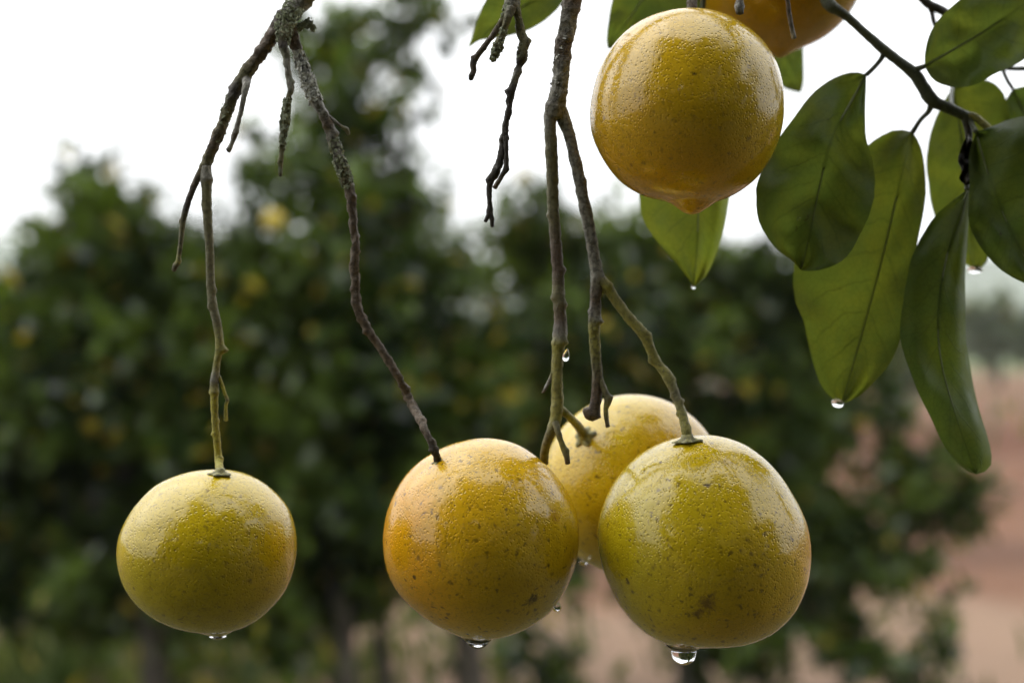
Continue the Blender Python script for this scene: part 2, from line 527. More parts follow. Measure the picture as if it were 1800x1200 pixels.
MAT['bright_leaf'] = leaf_material('bright_citrus_leaf', (0.065, 0.10, 0.022), (0.18, 0.23, 0.022), 0.55, 0.5)
MAT['dead_leaf'] = plain_material('dead_leaf_brown', (0.035, 0.027, 0.018), 0.6, 0.4, 300.0, 0.5, 0.001)
MAT['vein'] = plain_material('leaf_vein', (0.085, 0.10, 0.03), 0.4, 0.2)
MAT['calyx'] = plain_material('calyx_green', (0.19, 0.175, 0.055), 0.6, 0.6, 700.0, 0.5, 0.0008)
MAT['water'] = water_material()
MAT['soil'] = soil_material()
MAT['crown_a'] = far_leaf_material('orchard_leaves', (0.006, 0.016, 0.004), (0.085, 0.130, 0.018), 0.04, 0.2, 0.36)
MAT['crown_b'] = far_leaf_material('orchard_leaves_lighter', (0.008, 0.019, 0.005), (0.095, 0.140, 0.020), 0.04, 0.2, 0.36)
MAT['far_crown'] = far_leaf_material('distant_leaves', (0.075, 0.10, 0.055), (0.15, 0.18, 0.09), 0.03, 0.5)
MAT['grass'] = far_leaf_material('weeds', (0.03, 0.055, 0.012), (0.115, 0.14, 0.045), 0.04, 0.5)
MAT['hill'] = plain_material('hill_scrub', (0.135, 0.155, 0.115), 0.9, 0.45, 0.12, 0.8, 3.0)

# ------------------------------------------------------------------ setting: ground and hills
def terrain():
    xs = np.concatenate([np.linspace(-400, -30, 30), np.linspace(-28, 28, 180), np.linspace(30, 400, 30)])
    ys = np.concatenate([np.linspace(-60, -6, 18), np.linspace(-5, 30, 150), np.linspace(31, 420, 90)])
    X, Y = np.meshgrid(xs, ys)
    Z = np.zeros_like(X)
    for i in range(X.shape[0]):
        for j in range(X.shape[1]):
            x, y = X[i, j], Y[i, j]
            z = 0.10 * mnoise.noise(Vector((x * 0.25, y * 0.25, 3))) + 0.05 * mnoise.noise(Vector((x * 1.1, y * 1.1, 9)))
            if y > 9 and x > 1.0:       # low ridged rows of tilled soil
                z += 0.09 * math.sin(y * 1.35 + 0.3 * x) * min(1, (y - 9) / 3) * min(1, (x - 1))
            Z[i, j] = z * (1.0 if y < 60 else 1.5)
    h, w = X.shape
    verts = np.stack([X, Y, Z], -1).reshape(-1, 3)
    faces = [(i * w + j, i * w + j + 1, (i + 1) * w + j + 1, (i + 1) * w + j) for i in range(h - 1) for j in range(w - 1)]
    me = bpy.data.meshes.new('ground')
    me.from_pydata(verts.tolist(), [], faces)
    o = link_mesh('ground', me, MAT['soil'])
    tag(o, 'red orchard soil with weeds stretching to the hills', None, None, 'structure')
terrain()


def hill(name, label, x0, x1, y0, y1, prof, seed):
    nx, ny = 90, 26
    verts, faces = [], []
    for j in range(ny):
        for i in range(nx):
            x = x0 + (x1 - x0) * i / (nx - 1); t = j / (ny - 1); y = y0 + (y1 - y0) * t
            hgt = prof(x) * math.sin(min(1.0, t * 1.25) * math.pi / 2)
            hgt *= 1 + 0.10 * mnoise.noise(Vector((x * 0.02, y * 0.02, seed)))
            hgt += 1.6 * mnoise.noise(Vector((x * 0.10, y * 0.10, seed))) * min(1, hgt / 4) + 0.8 * mnoise.noise(Vector((x * 0.3, y * 0.3, seed)))* min(1, hgt / 4)
            verts.append((x, y, hgt - 0.6))
    for j in range(ny - 1):
        for i in range(nx - 1):
            faces.append((j * nx + i, j * nx + i + 1, (j + 1) * nx + i + 1, (j + 1) * nx + i))
    me = bpy.data.meshes.new(name); me.from_pydata(verts, [], faces)
    o = link_mesh(name, me, MAT['hill'])
    tag(o, label, None, None, 'structure')
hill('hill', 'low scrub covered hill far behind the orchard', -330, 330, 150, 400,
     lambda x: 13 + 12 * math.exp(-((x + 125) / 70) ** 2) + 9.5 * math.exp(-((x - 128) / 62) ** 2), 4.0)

# ------------------------------------------------------------------ foliage in numbers (far trees, canopy, weeds)
LEAF_T = np.array([(0, 0, 0), (0.30, 0.42, 0.05), (0.30, 0, -0.03), (0.30, -0.42, 0.05), (0.68, 0.40, 0.02), (0.68, 0, -0.06), (0.68, -0.40, 0.02), (1.0, 0, -0.16)])
LEAF_F = [(0, 2, 1), (0, 3, 2), (1, 2, 5, 4), (2, 3, 6, 5), (4, 5, 7), (5, 6, 7)]


def leaves_mesh(name, pos, axis, nor, length, width, template=LEAF_T, tfaces=LEAF_F):
    n = len(pos)
    axis = axis / np.linalg.norm(axis, axis=1, keepdims=True)
    side = np.cross(nor, axis); side /= np.linalg.norm(side, axis=1, keepdims=True) + 1e-9
    nn = np.cross(axis, side)
    T = template
    V = (pos[:, None, :] + axis[:, None, :] * (T[None, :, 0:1] * length[:, None, None]) + side[:, None, :] * (T[None, :, 1:2] * width[:, None, None])
         + nn[:, None, :] * (T[None, :, 2:3] * length[:, None, None]))
    k = len(T)
    V = V.reshape(-1, 3)
    base = np.arange(n)[:, None] * k
    loops, starts, tot = [], [], []
    flat = np.concatenate([np.array(f) for f in tfaces])
    sizes = np.array([len(f) for f in tfaces])
    L = (base + flat[None, :]).ravel()
    S = np.tile(sizes, n)
    st = np.concatenate([[0], np.cumsum(S)[:-1]])
    me = bpy.data.meshes.new(name)
    me.vertices.add(len(V)); me.vertices.foreach_set('co', V.astype(np.float32).ravel())
    me.loops.add(len(L)); me.loops.foreach_set('vertex_index', L.astype(np.int32))
    me.polygons.add(len(S)); me.polygons.foreach_set('loop_start', st.astype(np.int32))
    me.update(calc_edges=True)
    return me


def crown_arrays(blobs, rng, leaf=0.085, per_sprig=16, clump=0.75):
    """blobs: (centre Vector, (rx, ry, rz), sprigs). Leaves sit in sprigs spread through the blob, more of them near its skin."""
    PO, AX, NO, LE = [], [], [], []
    for c, r, ns_ in blobs:
        c = np.array(c); r = np.array(r)
        nc = max(2, int(ns_ / 4.5))
        d = rng.normal(size=(nc, 3)); d /= np.linalg.norm(d, axis=1, keepdims=True)
        rad = rng.uniform(0.2, 1.0, size=(nc, 1)) ** 0.45 * rng.uniform(0.82, 1.15, size=(nc, 1))
        which = rng.integers(0, nc, ns_)
        d = d[which]
        sc = c + d * rad[which] * r + rng.normal(scale=clump * leaf, size=(ns_, 3))
        grow = d * 0.8 + np.array([0, 0, 0.55]) + rng.normal(scale=0.35, size=(ns_, 3))
        grow /= np.linalg.norm(grow, axis=1, keepdims=True)
        m = per_sprig
        t = rng.uniform(0, 1, size=(ns_, m, 1))
        p = sc[:, None, :] + grow[:, None, :] * (t * 0.22 - 0.08) + rng.normal(scale=0.022, size=(ns_, m, 3))
        a = grow[:, None, :] * 0.5 + rng.normal(scale=0.75, size=(ns_, m, 3)) + np.array([0, 0, -0.12])
        nrm = np.array([0, 0, 1.0]) + rng.normal(scale=0.55, size=(ns_, m, 3)) + d[:, None, :] * 0.5
        PO.append(p.reshape(-1, 3)); AX.append(a.reshape(-1, 3)); NO.append(nrm.reshape(-1, 3))
        LE.append(rng.uniform(0.7, 1.2, size=ns_ * m) * leaf)
    PO, AX, NO, LE = map(np.concatenate, (PO, AX, NO, LE))
    return PO, AX, NO, LE, LE * rng.uniform(0.46, 0.60, size=len(LE))


def orange_tree(label, blobs_px, depth, stems, mat, seed, group='orchard orange trees', leaf=0.095, depth_scale=1.0, clump=0.62):
    """blobs_px: (px, py, rx, ry, sprigs, depth offset); stems: lists of (px, py, depth offset, radius m)"""
    rng = np.random.default_rng(seed)
    k = depth / FPX
    blobs = []
    for (px, py, rx, ry, ns_, dz) in blobs_px:
        blobs.append((P(px, py, depth + dz), (rx * k, min(rx, ry) * k * depth_scale, ry * k), ns_))
    s0 = stems[0]
    root = empty('orange_tree', P(s0[0][0], s0[0][1], depth + s0[0][2]))
    tag(root, label, 'tree', group)
    arr = crown_arrays(blobs, rng, leaf, clump=clump)
    me = leaves_mesh('crown', *arr)
    o = link_mesh('crown', me, mat, root, smooth=False)
    o['kind'] = 'stuff'
    for si, st in enumerate(stems):
        pts = []
        for (px, py, dz, r) in st:
            p = P(px, py, depth + dz)
            pts.append((*p, r, 0.055, 0.046, 0.034))
        me = tube_mesh('trunk', pts, 0.04, 10, 0.12, 22.0, seed + si * 3.1)
        link_mesh('trunk' if st[0][3] > 0.03 else 'limb', me, MAT['trunk'], root)
    return root


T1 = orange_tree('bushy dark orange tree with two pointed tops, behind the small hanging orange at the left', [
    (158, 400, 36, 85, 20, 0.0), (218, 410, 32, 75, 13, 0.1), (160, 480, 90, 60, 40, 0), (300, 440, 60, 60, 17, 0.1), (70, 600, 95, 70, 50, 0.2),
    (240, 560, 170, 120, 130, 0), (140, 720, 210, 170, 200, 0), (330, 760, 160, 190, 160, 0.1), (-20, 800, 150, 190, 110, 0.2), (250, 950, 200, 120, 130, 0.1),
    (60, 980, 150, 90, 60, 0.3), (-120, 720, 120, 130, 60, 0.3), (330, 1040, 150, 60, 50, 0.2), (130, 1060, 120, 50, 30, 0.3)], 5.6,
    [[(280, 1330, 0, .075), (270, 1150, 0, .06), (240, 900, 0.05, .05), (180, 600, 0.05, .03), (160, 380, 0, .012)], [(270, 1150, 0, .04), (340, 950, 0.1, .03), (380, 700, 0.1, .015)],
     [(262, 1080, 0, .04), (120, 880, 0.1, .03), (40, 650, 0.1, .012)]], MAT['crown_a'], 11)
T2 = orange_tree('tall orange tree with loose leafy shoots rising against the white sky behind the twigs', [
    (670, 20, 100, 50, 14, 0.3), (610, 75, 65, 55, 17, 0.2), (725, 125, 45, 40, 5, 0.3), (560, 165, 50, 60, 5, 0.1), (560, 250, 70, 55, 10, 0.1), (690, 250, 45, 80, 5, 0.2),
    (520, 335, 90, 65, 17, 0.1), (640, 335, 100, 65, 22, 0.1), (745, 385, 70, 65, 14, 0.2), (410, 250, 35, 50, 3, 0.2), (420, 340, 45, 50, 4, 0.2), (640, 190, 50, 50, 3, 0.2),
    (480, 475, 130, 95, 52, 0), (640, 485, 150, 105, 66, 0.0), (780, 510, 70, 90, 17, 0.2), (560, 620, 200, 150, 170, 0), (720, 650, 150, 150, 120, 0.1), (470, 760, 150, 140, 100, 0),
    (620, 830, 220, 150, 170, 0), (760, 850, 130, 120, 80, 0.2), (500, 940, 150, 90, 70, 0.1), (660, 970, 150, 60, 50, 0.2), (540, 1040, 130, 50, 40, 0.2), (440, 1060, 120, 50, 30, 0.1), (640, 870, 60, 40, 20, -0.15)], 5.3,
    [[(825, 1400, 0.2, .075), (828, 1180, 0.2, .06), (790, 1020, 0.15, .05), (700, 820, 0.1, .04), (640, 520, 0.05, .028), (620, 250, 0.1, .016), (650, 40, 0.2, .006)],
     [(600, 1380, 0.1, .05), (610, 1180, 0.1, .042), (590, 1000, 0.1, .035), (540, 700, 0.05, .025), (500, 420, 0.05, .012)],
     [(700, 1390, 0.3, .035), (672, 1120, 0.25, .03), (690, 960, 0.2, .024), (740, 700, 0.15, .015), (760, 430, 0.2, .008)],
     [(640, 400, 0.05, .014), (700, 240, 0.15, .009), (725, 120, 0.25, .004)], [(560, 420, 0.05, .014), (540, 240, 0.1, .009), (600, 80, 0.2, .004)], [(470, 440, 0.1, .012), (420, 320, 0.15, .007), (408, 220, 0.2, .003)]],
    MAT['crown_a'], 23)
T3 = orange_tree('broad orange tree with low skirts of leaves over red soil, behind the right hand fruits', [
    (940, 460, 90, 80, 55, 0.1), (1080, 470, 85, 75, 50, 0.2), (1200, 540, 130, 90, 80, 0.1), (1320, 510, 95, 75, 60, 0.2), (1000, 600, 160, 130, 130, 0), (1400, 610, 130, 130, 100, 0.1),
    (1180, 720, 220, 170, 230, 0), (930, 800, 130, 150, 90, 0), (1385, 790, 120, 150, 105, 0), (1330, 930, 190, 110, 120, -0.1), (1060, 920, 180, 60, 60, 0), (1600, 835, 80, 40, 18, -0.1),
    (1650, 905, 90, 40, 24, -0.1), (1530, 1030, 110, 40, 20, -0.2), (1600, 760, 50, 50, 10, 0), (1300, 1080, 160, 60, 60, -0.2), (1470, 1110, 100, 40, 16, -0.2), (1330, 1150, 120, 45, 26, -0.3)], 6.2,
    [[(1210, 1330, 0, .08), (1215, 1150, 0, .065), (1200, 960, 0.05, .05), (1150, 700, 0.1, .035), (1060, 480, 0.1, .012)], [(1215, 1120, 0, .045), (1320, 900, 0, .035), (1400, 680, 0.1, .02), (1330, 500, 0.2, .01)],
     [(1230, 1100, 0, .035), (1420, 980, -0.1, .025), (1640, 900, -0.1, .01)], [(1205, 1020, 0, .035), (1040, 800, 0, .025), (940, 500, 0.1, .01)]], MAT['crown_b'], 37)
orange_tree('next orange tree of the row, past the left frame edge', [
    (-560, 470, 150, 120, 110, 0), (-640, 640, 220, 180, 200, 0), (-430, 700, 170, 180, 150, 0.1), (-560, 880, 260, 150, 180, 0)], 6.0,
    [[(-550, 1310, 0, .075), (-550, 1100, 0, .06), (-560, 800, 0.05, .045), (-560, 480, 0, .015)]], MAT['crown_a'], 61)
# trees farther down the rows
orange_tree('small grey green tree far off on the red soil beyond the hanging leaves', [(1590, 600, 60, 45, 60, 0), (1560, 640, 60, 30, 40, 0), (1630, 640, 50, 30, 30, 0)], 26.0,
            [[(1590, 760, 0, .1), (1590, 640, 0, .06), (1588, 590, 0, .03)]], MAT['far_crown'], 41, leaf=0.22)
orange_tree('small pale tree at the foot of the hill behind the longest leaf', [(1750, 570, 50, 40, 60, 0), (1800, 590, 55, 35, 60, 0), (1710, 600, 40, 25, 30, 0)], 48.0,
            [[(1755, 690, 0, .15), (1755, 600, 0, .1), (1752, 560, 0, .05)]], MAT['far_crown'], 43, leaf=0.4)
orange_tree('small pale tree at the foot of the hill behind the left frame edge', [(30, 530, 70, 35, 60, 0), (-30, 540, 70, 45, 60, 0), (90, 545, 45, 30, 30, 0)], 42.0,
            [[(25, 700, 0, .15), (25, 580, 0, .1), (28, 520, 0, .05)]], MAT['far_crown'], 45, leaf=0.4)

orange_tree('small dark seedling on the red soil between the two lower fruits', [(958, 1168, 32, 36, 9, 0), (968, 1135, 20, 20, 3, 0)], 6.0, [[(962, 1275, 0, .012), (960, 1190, 0, .009), (964, 1120, 0, .004)]], MAT['crown_a'], 51, 'seedlings')
orange_tree('small dark seedling near the bottom right corner on red soil', [(1640, 1168, 32, 38, 10, 0)], 6.1, [[(1640, 1265, 0, .012), (1640, 1190, 0, .008), (1642, 1130, 0, .004)]], MAT['crown_a'], 53, 'seedlings')
# low weeds under the trees: one uncountable mass
def weeds():
    rng = np.random.default_rng(5)
    pts = []
    for (cx, cy, sx, sy, n) in ((-2.3, 6.9, 0.8, 1.0, 1100), (-1.2, 6.6, 0.8, 0.7, 420), (-2.2, 9.5, 1.6, 2.0, 1500), (0.15, 6.0, 0.10, 0.10, 70), (1.75, 6.0, 0.10, 0.10, 60), (3.5, 40, 9, 14, 900)):
        p = np.stack([rng.normal(cx, sx, n), rng.normal(cy, sy, n), np.full(n, -0.03)], -1)
        pts.append(p)
    p = np.concatenate(pts)
    n = len(p)
    near = p[:, 1] < 20
    a = np.array([0, 0, 1.0]) + rng.normal(scale=0.5, size=(n, 3)); a[:, 2] = np.abs(a[:, 2])
    nr = rng.normal(size=(n, 3))
    le = np.where(near, rng.uniform(0.10, 0.30, n), rng.uniform(0.3, 0.6, n))
    me = leaves_mesh('weeds', p, a, nr, le, le * rng.uniform(0.08, 0.22, n))
    o = link_mesh('weeds', me, MAT['grass'], smooth=False)
    tag(o, 'yellowish green weeds and grass under the trees', 'weeds', None, 'stuff')
weeds()

# ------------------------------------------------------------------ the tree the branches hang from: trunk and crown stand behind and above the camera
def host_tree():
    rng = np.random.default_rng(77)
    root = empty('orange_tree', (1.25, -1.35, 0.0))
    tag(root, 'overhanging orange tree whose twigs and fruits hang into the picture from above', 'tree')
    tint = (0.11, 0.095, 0.07)
    link_mesh('trunk', tube_mesh('trunk', [(1.25, -1.35, -0.1, .11, *tint), (1.22, -1.3, 0.6, .085, *tint), (1.1, -1.15, 1.2, .075, *tint), (0.95, -0.9, 1.9, .06, *tint), (0.7, -0.5, 2.35, .045, *tint)], 0.04, 14, 0.12, 22, 1.0), MAT['trunk'], root)
    link_mesh('limb', tube_mesh('limb', [(0.95, -0.9, 1.9, .05, *tint), (0.75, -0.2, 2.18, .035, *tint), (0.5, 0.35, 2.14, .022, *tint), (0.24, 0.60, 1.96, .014, *tint), (0.12, 0.68, 1.875, .011, *tint), (0.058, 0.66, 1.848, .009, *tint), (0.014, 0.648, 1.836, .008, *tint), (-0.01, 0.655, 1.838, .007, *tint)], 0.03, 12, 0.12, 40, 2.0), MAT['trunk'], root)
    link_mesh('limb', tube_mesh('limb', [(0.5, 0.35, 2.14, .02, *tint), (0.40, 0.55, 2.03, .013, *tint), (0.22, 0.66, 1.93, .010, *tint), (0.118, 0.69, 1.868, .008, *tint)], 0.03, 12, 0.12, 40, 3.0), MAT['trunk'], root)
    link_mesh('limb', tube_mesh('limb', [(1.0, -1.0, 1.8, .05, *tint), (1.5, -1.5, 2.3, .035, *tint), (1.9, -1.9, 2.7, .02, *tint)], 0.04, 12, 0.12, 30, 4.0), MAT['trunk'], root)
    blobs = [((0.9, -1.3, 2.75), (1.0, 0.8, 0.6), 442), ((0.1, -0.75, 2.75), (0.8, 0.6, 0.45), 357), ((1.9, -1.1, 2.3), (0.7, 0.8, 0.8), 289), ((0.9, -0.2, 2.75), (0.6, 0.5, 0.35), 187),  # unseen foliage, massed to block light from behind and shape the fruit reflections
             ((-0.5, -1.6, 2.4), (0.9, 0.5, 0.7), 374), ((0.6, -1.9, 1.9), (1.0, 0.5, 0.9), 408),
             ((-0.4, -1.7, 1.5), (0.9, 0.45, 0.8), 408), ((0.9, -1.8, 1.2), (1.0, 0.45, 0.8), 408), ((2.0, -1.6, 1.5), (0.7, 0.6, 0.8), 306), ((-1.4, -1.9, 1.7), (0.7, 0.5, 0.9), 340), ((-1.35, -1.0, 2.3), (0.6, 0.5, 0.9), 330), ((2.0, -0.2, 2.1), (0.6, 0.6, 0.9), 330), ((-0.7, -0.7, 2.9), (0.6, 0.5, 0.4), 180), ((-0.05, 0.0, 2.75), (0.5, 0.36, 0.2), 130)]
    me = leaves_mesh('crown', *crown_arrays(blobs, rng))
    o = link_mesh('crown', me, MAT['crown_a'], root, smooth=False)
    o['kind'] = 'stuff'
host_tree()

# ------------------------------------------------------------------ oranges
D0 = 0.60


def resample_closed(theta, r, grid):
    order = np.argsort(theta)
    t = np.array(theta)[order]; v = np.array(r)[order]
    t = np.concatenate([t - 2 * math.pi, t, t + 2 * math.pi]); v = np.tile(v, 3)
    return np.interp(grid, t, v)


def orange_body(outline, centre, depth, seed, lump=0.012, smooth_n=5):
    """Outline traced from the photograph gives the left and right profiles; the body turns smoothly from one to the other
    about the stem axis, so it is a full lopsided fruit with its own back."""
    k = depth / FPX
    cx, cy = centre
    th, rr = [], []
    for (x, y) in outline:
        dx, dy = (x - cx) * k, -(y - cy) * k
        th.append(math.atan2(dx, dy))          # 0 = up, + = right
        rr.append(math.hypot(dx, dy))
    g = np.linspace(-math.pi, math.pi, 721)
    R = resample_closed(th, rr, g)
    ker = np.hanning(2 * smooth_n + 3)[1:-1]; ker /= ker.sum()
    Rp = np.concatenate([R[-61:-1], R, R[1:61]])
    for _ in range(2):
        Rp = np.convolve(Rp, ker, 'same')
    R = Rp[60:-60]
    nt, nphi = 110, 160
    verts, faces = [], []
    # finer rings near the bottom nipple
    ths = [math.pi * (1 - (1 - i / nt) ** 1.25) for i in range(nt + 1)]
    Rmean = R.mean()
    for i, t in enumerate(ths):
        rr_ = float(np.interp(t, g, R)); rl = float(np.interp(-t, g, R))
        if i in (0, nt):
            r = (rr_ + rl) / 2
            verts.append((0, 0, r * math.cos(t)))
            continue
        for j in range(nphi):
            ph = 2 * math.pi * j / nphi
            w = 0.5 + 0.5 * math.cos(ph)
            r = rl + (rr_ - rl) * w
            d = Vector((math.sin(t) * math.cos(ph), math.sin(t) * math.sin(ph), math.cos(t)))
            depthy = abs(d.y)
            nz = mnoise.noise(d * 2.2 + Vector((seed, 0, 0))) + 0.5 * mnoise.noise(d * 5.0 + Vector((0, seed, 0)))
            fine = 0.0016 * mnoise.noise(d * 30 + Vector((seed, 3, 0)))
            r *= 1 + lump * nz * depthy + fine
            verts.append((d.x * r, d.y * r, d.z * r))
    top, bot = 0, len(verts) - 1
    idx = lambda i, j: 1 + (i - 1) * nphi + (j % nphi)
    for j in range(nphi):
        faces.append((top, idx(1, j), idx(1, j + 1)))
        faces.append((bot, idx(nt - 1, j + 1), idx(nt - 1, j)))
    for i in range(1, nt - 1):
        for j in range(nphi):
            faces.append((idx(i, j), idx(i + 1, j), idx(i + 1, j + 1), idx(i, j + 1)))
    return verts, faces


FRUIT = {}


def make_orange(key, label, outline, centre, depth, peel, seed, group):
    c = P(centre[0], centre[1], depth)
    root = empty('orange', c)
    tag(root, label, 'orange', group)
    verts, faces = orange_body(outline, centre, depth, seed)
    me = bpy.data.meshes.new('peel')
    me.from_pydata(verts, [], faces)
    me.polygons.foreach_set('use_smooth', [True] * len(me.polygons))
    o = bpy.data.objects.new('peel', me)
    COL.objects.link(o)
    o.parent = root
    bvh = BVHTree.FromPolygons([Vector(v) + c for v in verts], faces)
    FRUIT[key] = (root, bvh, c)
    scars = []
    for (sx, sy, sr, dens, colr) in peel[6]:
        p = hit(key, sx, sy)[0] - c
        scars.append((p.x, p.y, p.z, sr, dens, colr))
    me.materials.append(peel_material(*peel[:6], scars, peel[7]))
    return root


def hit(key, px, py):
    """where the view ray at a pixel meets a fruit: point, normal"""
    o = Vector((0, 0, CAM_Z))
    d = (P(px, py, 1.0) - o).normalized()
    loc, nor, _, _ = FRUIT[key][1].ray_cast(o, d)
    return loc, nor


def top_of(key):
    root, bvh, c = FRUIT[key]
    loc, nor, _, _ = bvh.ray_cast(c + Vector((0, 0, 0.2)), Vector((0, 0, -1)))
    return loc, nor


def circle(cx, cy, rx, ry, n=36, dent=0.0, nip=0.0):
    out = []
    for i in range(n):
        a = 2 * math.pi * i / n
        f = 1 + nip * math.exp(-((a - math.pi) / 0.14) ** 2)
        out.append((cx + rx * f * math.sin(a), cy - ry * f * math.cos(a)))
    return out


O1 = [(384, 824), (429, 831), (476, 858), (510, 898), (523, 954), (519, 995), (504, 1038), (479, 1069), (444, 1096), (412, 1108), (399, 1117), (383, 1121), (367, 1116), (352, 1110), (326, 1104),
      (283, 1088), (242, 1057), (220, 1026), (209, 990), (207, 965), (212, 935), (224, 908), (246, 877), (273, 851), (320, 831), (355, 825)]
O1 = [(365 + (x - 365) * 0.982, 972 + (y - 972) * 0.99) for (x, y) in O1]
O2 = [(858, 770), (907, 780), (951, 809), (991, 853), (1013, 898), (1018, 942), (1013, 987), (996, 1031), (970, 1070), (929, 1100), (880, 1117), (866, 1121), (842, 1126), (818, 1121), (800, 1112), (773, 1098), (729, 1067),
      (698, 1035), (680, 1000), (674, 964), (676, 920), (689, 876), (716, 831), (760, 796), (809, 776)]
O3 = [(1262, 766), (1307, 780), (1351, 813), (1391, 867), (1413, 911), (1422, 960), (1416, 1018), (1396, 1067), (1360, 1104), (1324, 1122), (1276, 1128), (1240, 1132), (1222, 1139), (1200, 1142), (1182, 1137), (1162, 1126), (1138, 1113), (1102, 1080),
      (1071, 1027), (1054, 973), (1051, 929), (1062, 884), (1089, 836), (1124, 800), (1164, 778), (1213, 767)]
O5 = [(1210, 22), (1267, 28), (1317, 57), (1353, 97), (1372, 147), (1376, 187), (1372, 227), (1357, 273), (1330, 313), (1283, 346), (1258, 355), (1243, 366), (1228, 375), (1213, 378), (1200, 373), (1188, 362), (1170, 352), (1127, 341), (1090, 317),
      (1057, 273), (1040, 233), (1037, 200), (1043, 157), (1063, 103), (1093, 63), (1127, 38), (1163, 25)]

k0 = D0 / FPX
PEEL1 = ('peel_olive_yellow', (0.541, 0.385, 0.0090), (0.437, 0.346, 0.0090), (-0.2, -0.2, -0.9), (0.500, 0.365, 0.0085), (0.75, -0.3, -0.55), (), 0.7)
PEEL2 = ('peel_orange_yellow', (0.728, 0.429, 0.0120), (0.707, 0.322, 0.0060), (-0.95, -0.1, -0.25), (0.541, 0.361, 0.0100), (0.75, -0.4, -0.55),
         ((938, 1052, 0.0045, 0.85, (0.05, 0.03, 0.01)), (975, 905, 0.006, 0.5, (0.28, 0.10, 0.02)), (728, 1014, 0.0018, 0.9, (0.06, 0.03, 0.01)), (785, 1085, 0.0016, 0.8, (0.06, 0.03, 0.01)), (890, 895, 0.0013, 0.8, (0.06, 0.04, 0.01))), 1.0)
PEEL3 = ('peel_green_yellow', (0.593, 0.409, 0.0120), (0.499, 0.385, 0.0100), (-0.9, -0.2, 0.1), (0.603, 0.351, 0.0090), (0.6, -0.1, -0.75),
         ((1243, 1060, 0.0065, 0.8, (0.14, 0.075, 0.02)), (1228, 1078, 0.004, 0.75, (0.13, 0.07, 0.02)), (1278, 812, 0.0045, 0.4, (0.25, 0.15, 0.06)), (1148, 996, 0.0025, 0.6, (0.12, 0.08, 0.02)), (1112, 1040, 0.0022, 0.7, (0.08, 0.05, 0.015)), (1086, 985, 0.002, 0.6, (0.10, 0.08, 0.02)), (1255, 932, 0.0022, 0.45, (0.16, 0.10, 0.03))), 1.0)
PEEL4 = ('peel_yellow', (0.624, 0.429, 0.0130), (0.541, 0.375, 0.0100), (-0.3, -0.2, -0.8), (0.582, 0.341, 0.0080), (0.7, -0.3, 0.2), (), 1.0)
PEEL5 = ('peel_golden', (0.63, 0.385, 0.014), (0.63, 0.33, 0.011), (-0.1, -0.1, -0.95), (0.572, 0.375, 0.0130), (0.6, -0.5, 0.2),
         ((1220, 130, 0.0016, 0.9, (0.05, 0.03, 0.01)), (1316, 243, 0.0022, 0.6, (0.15, 0.09, 0.02)), (1110, 290, 0.0015, 0.6, (0.15, 0.08, 0.02))), 0.6)
PEEL6 = ('peel_dull_gold', (0.489, 0.292, 0.0090), (0.499, 0.254, 0.0080), (0, 0, -1), (0.458, 0.292, 0.0100), (1, 0, 0.2), (), 0.4)
G = 'wet oranges hanging in front'
make_orange('f1', 'small olive yellow orange hanging alone on a long green twig', O1, (376, 970), D0, PEEL1, 1.0, G)
make_orange('f2', 'orange flushed yellow fruit hanging left of the touching pair, stubby drop beneath', O2, (844, 950), D0, PEEL2, 2.0, G)
make_orange('f3', 'largest greenish yellow orange with a brown scar and a clear hanging water drop', O3, (1208, 955), D0, PEEL3, 3.0, G)
make_orange('f4', 'bright yellow orange tucked behind the two larger fruits of the cluster', circle(1112, 851, 160, 158), (1112, 851), 0.675, PEEL4, 4.0, G)
make_orange('f5', 'golden orange with a pointed nipple hanging high beside the leaves', O5, (1212, 190), D0, PEEL5, 5.0, G)
make_orange('f6', 'dull golden orange cut by the top edge, behind the pointed golden one', circle(1370, -66, 152, 154, nip=0.10), (1370, -66), 0.70, PEEL6, 6.0, G)


def calyx(key, at, up, r, lobes=5, thick=0.35):
    """star shaped button where the stalk meets the fruit"""
    up = up.normalized()
    u = up.orthogonal().normalized(); v = up.cross(u)
    verts, faces = [], []
    n, rings = 30, [(1.0, -0.12), (0.96, 0.10), (0.72, 0.22), (0.48, 0.55), (0.40, 1.1), (0.0, 1.15)]
    for (f, h) in rings:
        for i in range(n):
            a = 2 * math.pi * i / n
            s = 1 + 0.20 * math.cos(lobes * a) * (f > 0.6) + 0.08 * mnoise.noise(Vector((math.cos(a) * 2, math.sin(a) * 2, r * 900)))
            p = at + (u * math.cos(a) + v * math.sin(a)) * (r * f * s) + up * (r * thick * h)
            verts.append(p - FRUIT[key][2])
    for k in range(len(rings) - 1):
        for i in range(n):
            j = (i + 1) % n
            faces.append((k * n + i, k * n + j, (k + 1) * n + j, (k + 1) * n + i))
    me = bpy.data.meshes.new('calyx'); me.from_pydata([tuple(p) for p in verts], [], faces)
    me.materials.append(MAT['calyx'])
    me.polygons.foreach_set('use_smooth', [True] * len(me.polygons))
    o = bpy.data.objects.new('calyx', me); COL.objects.link(o); o.parent = FRUIT[key][0]
    return o


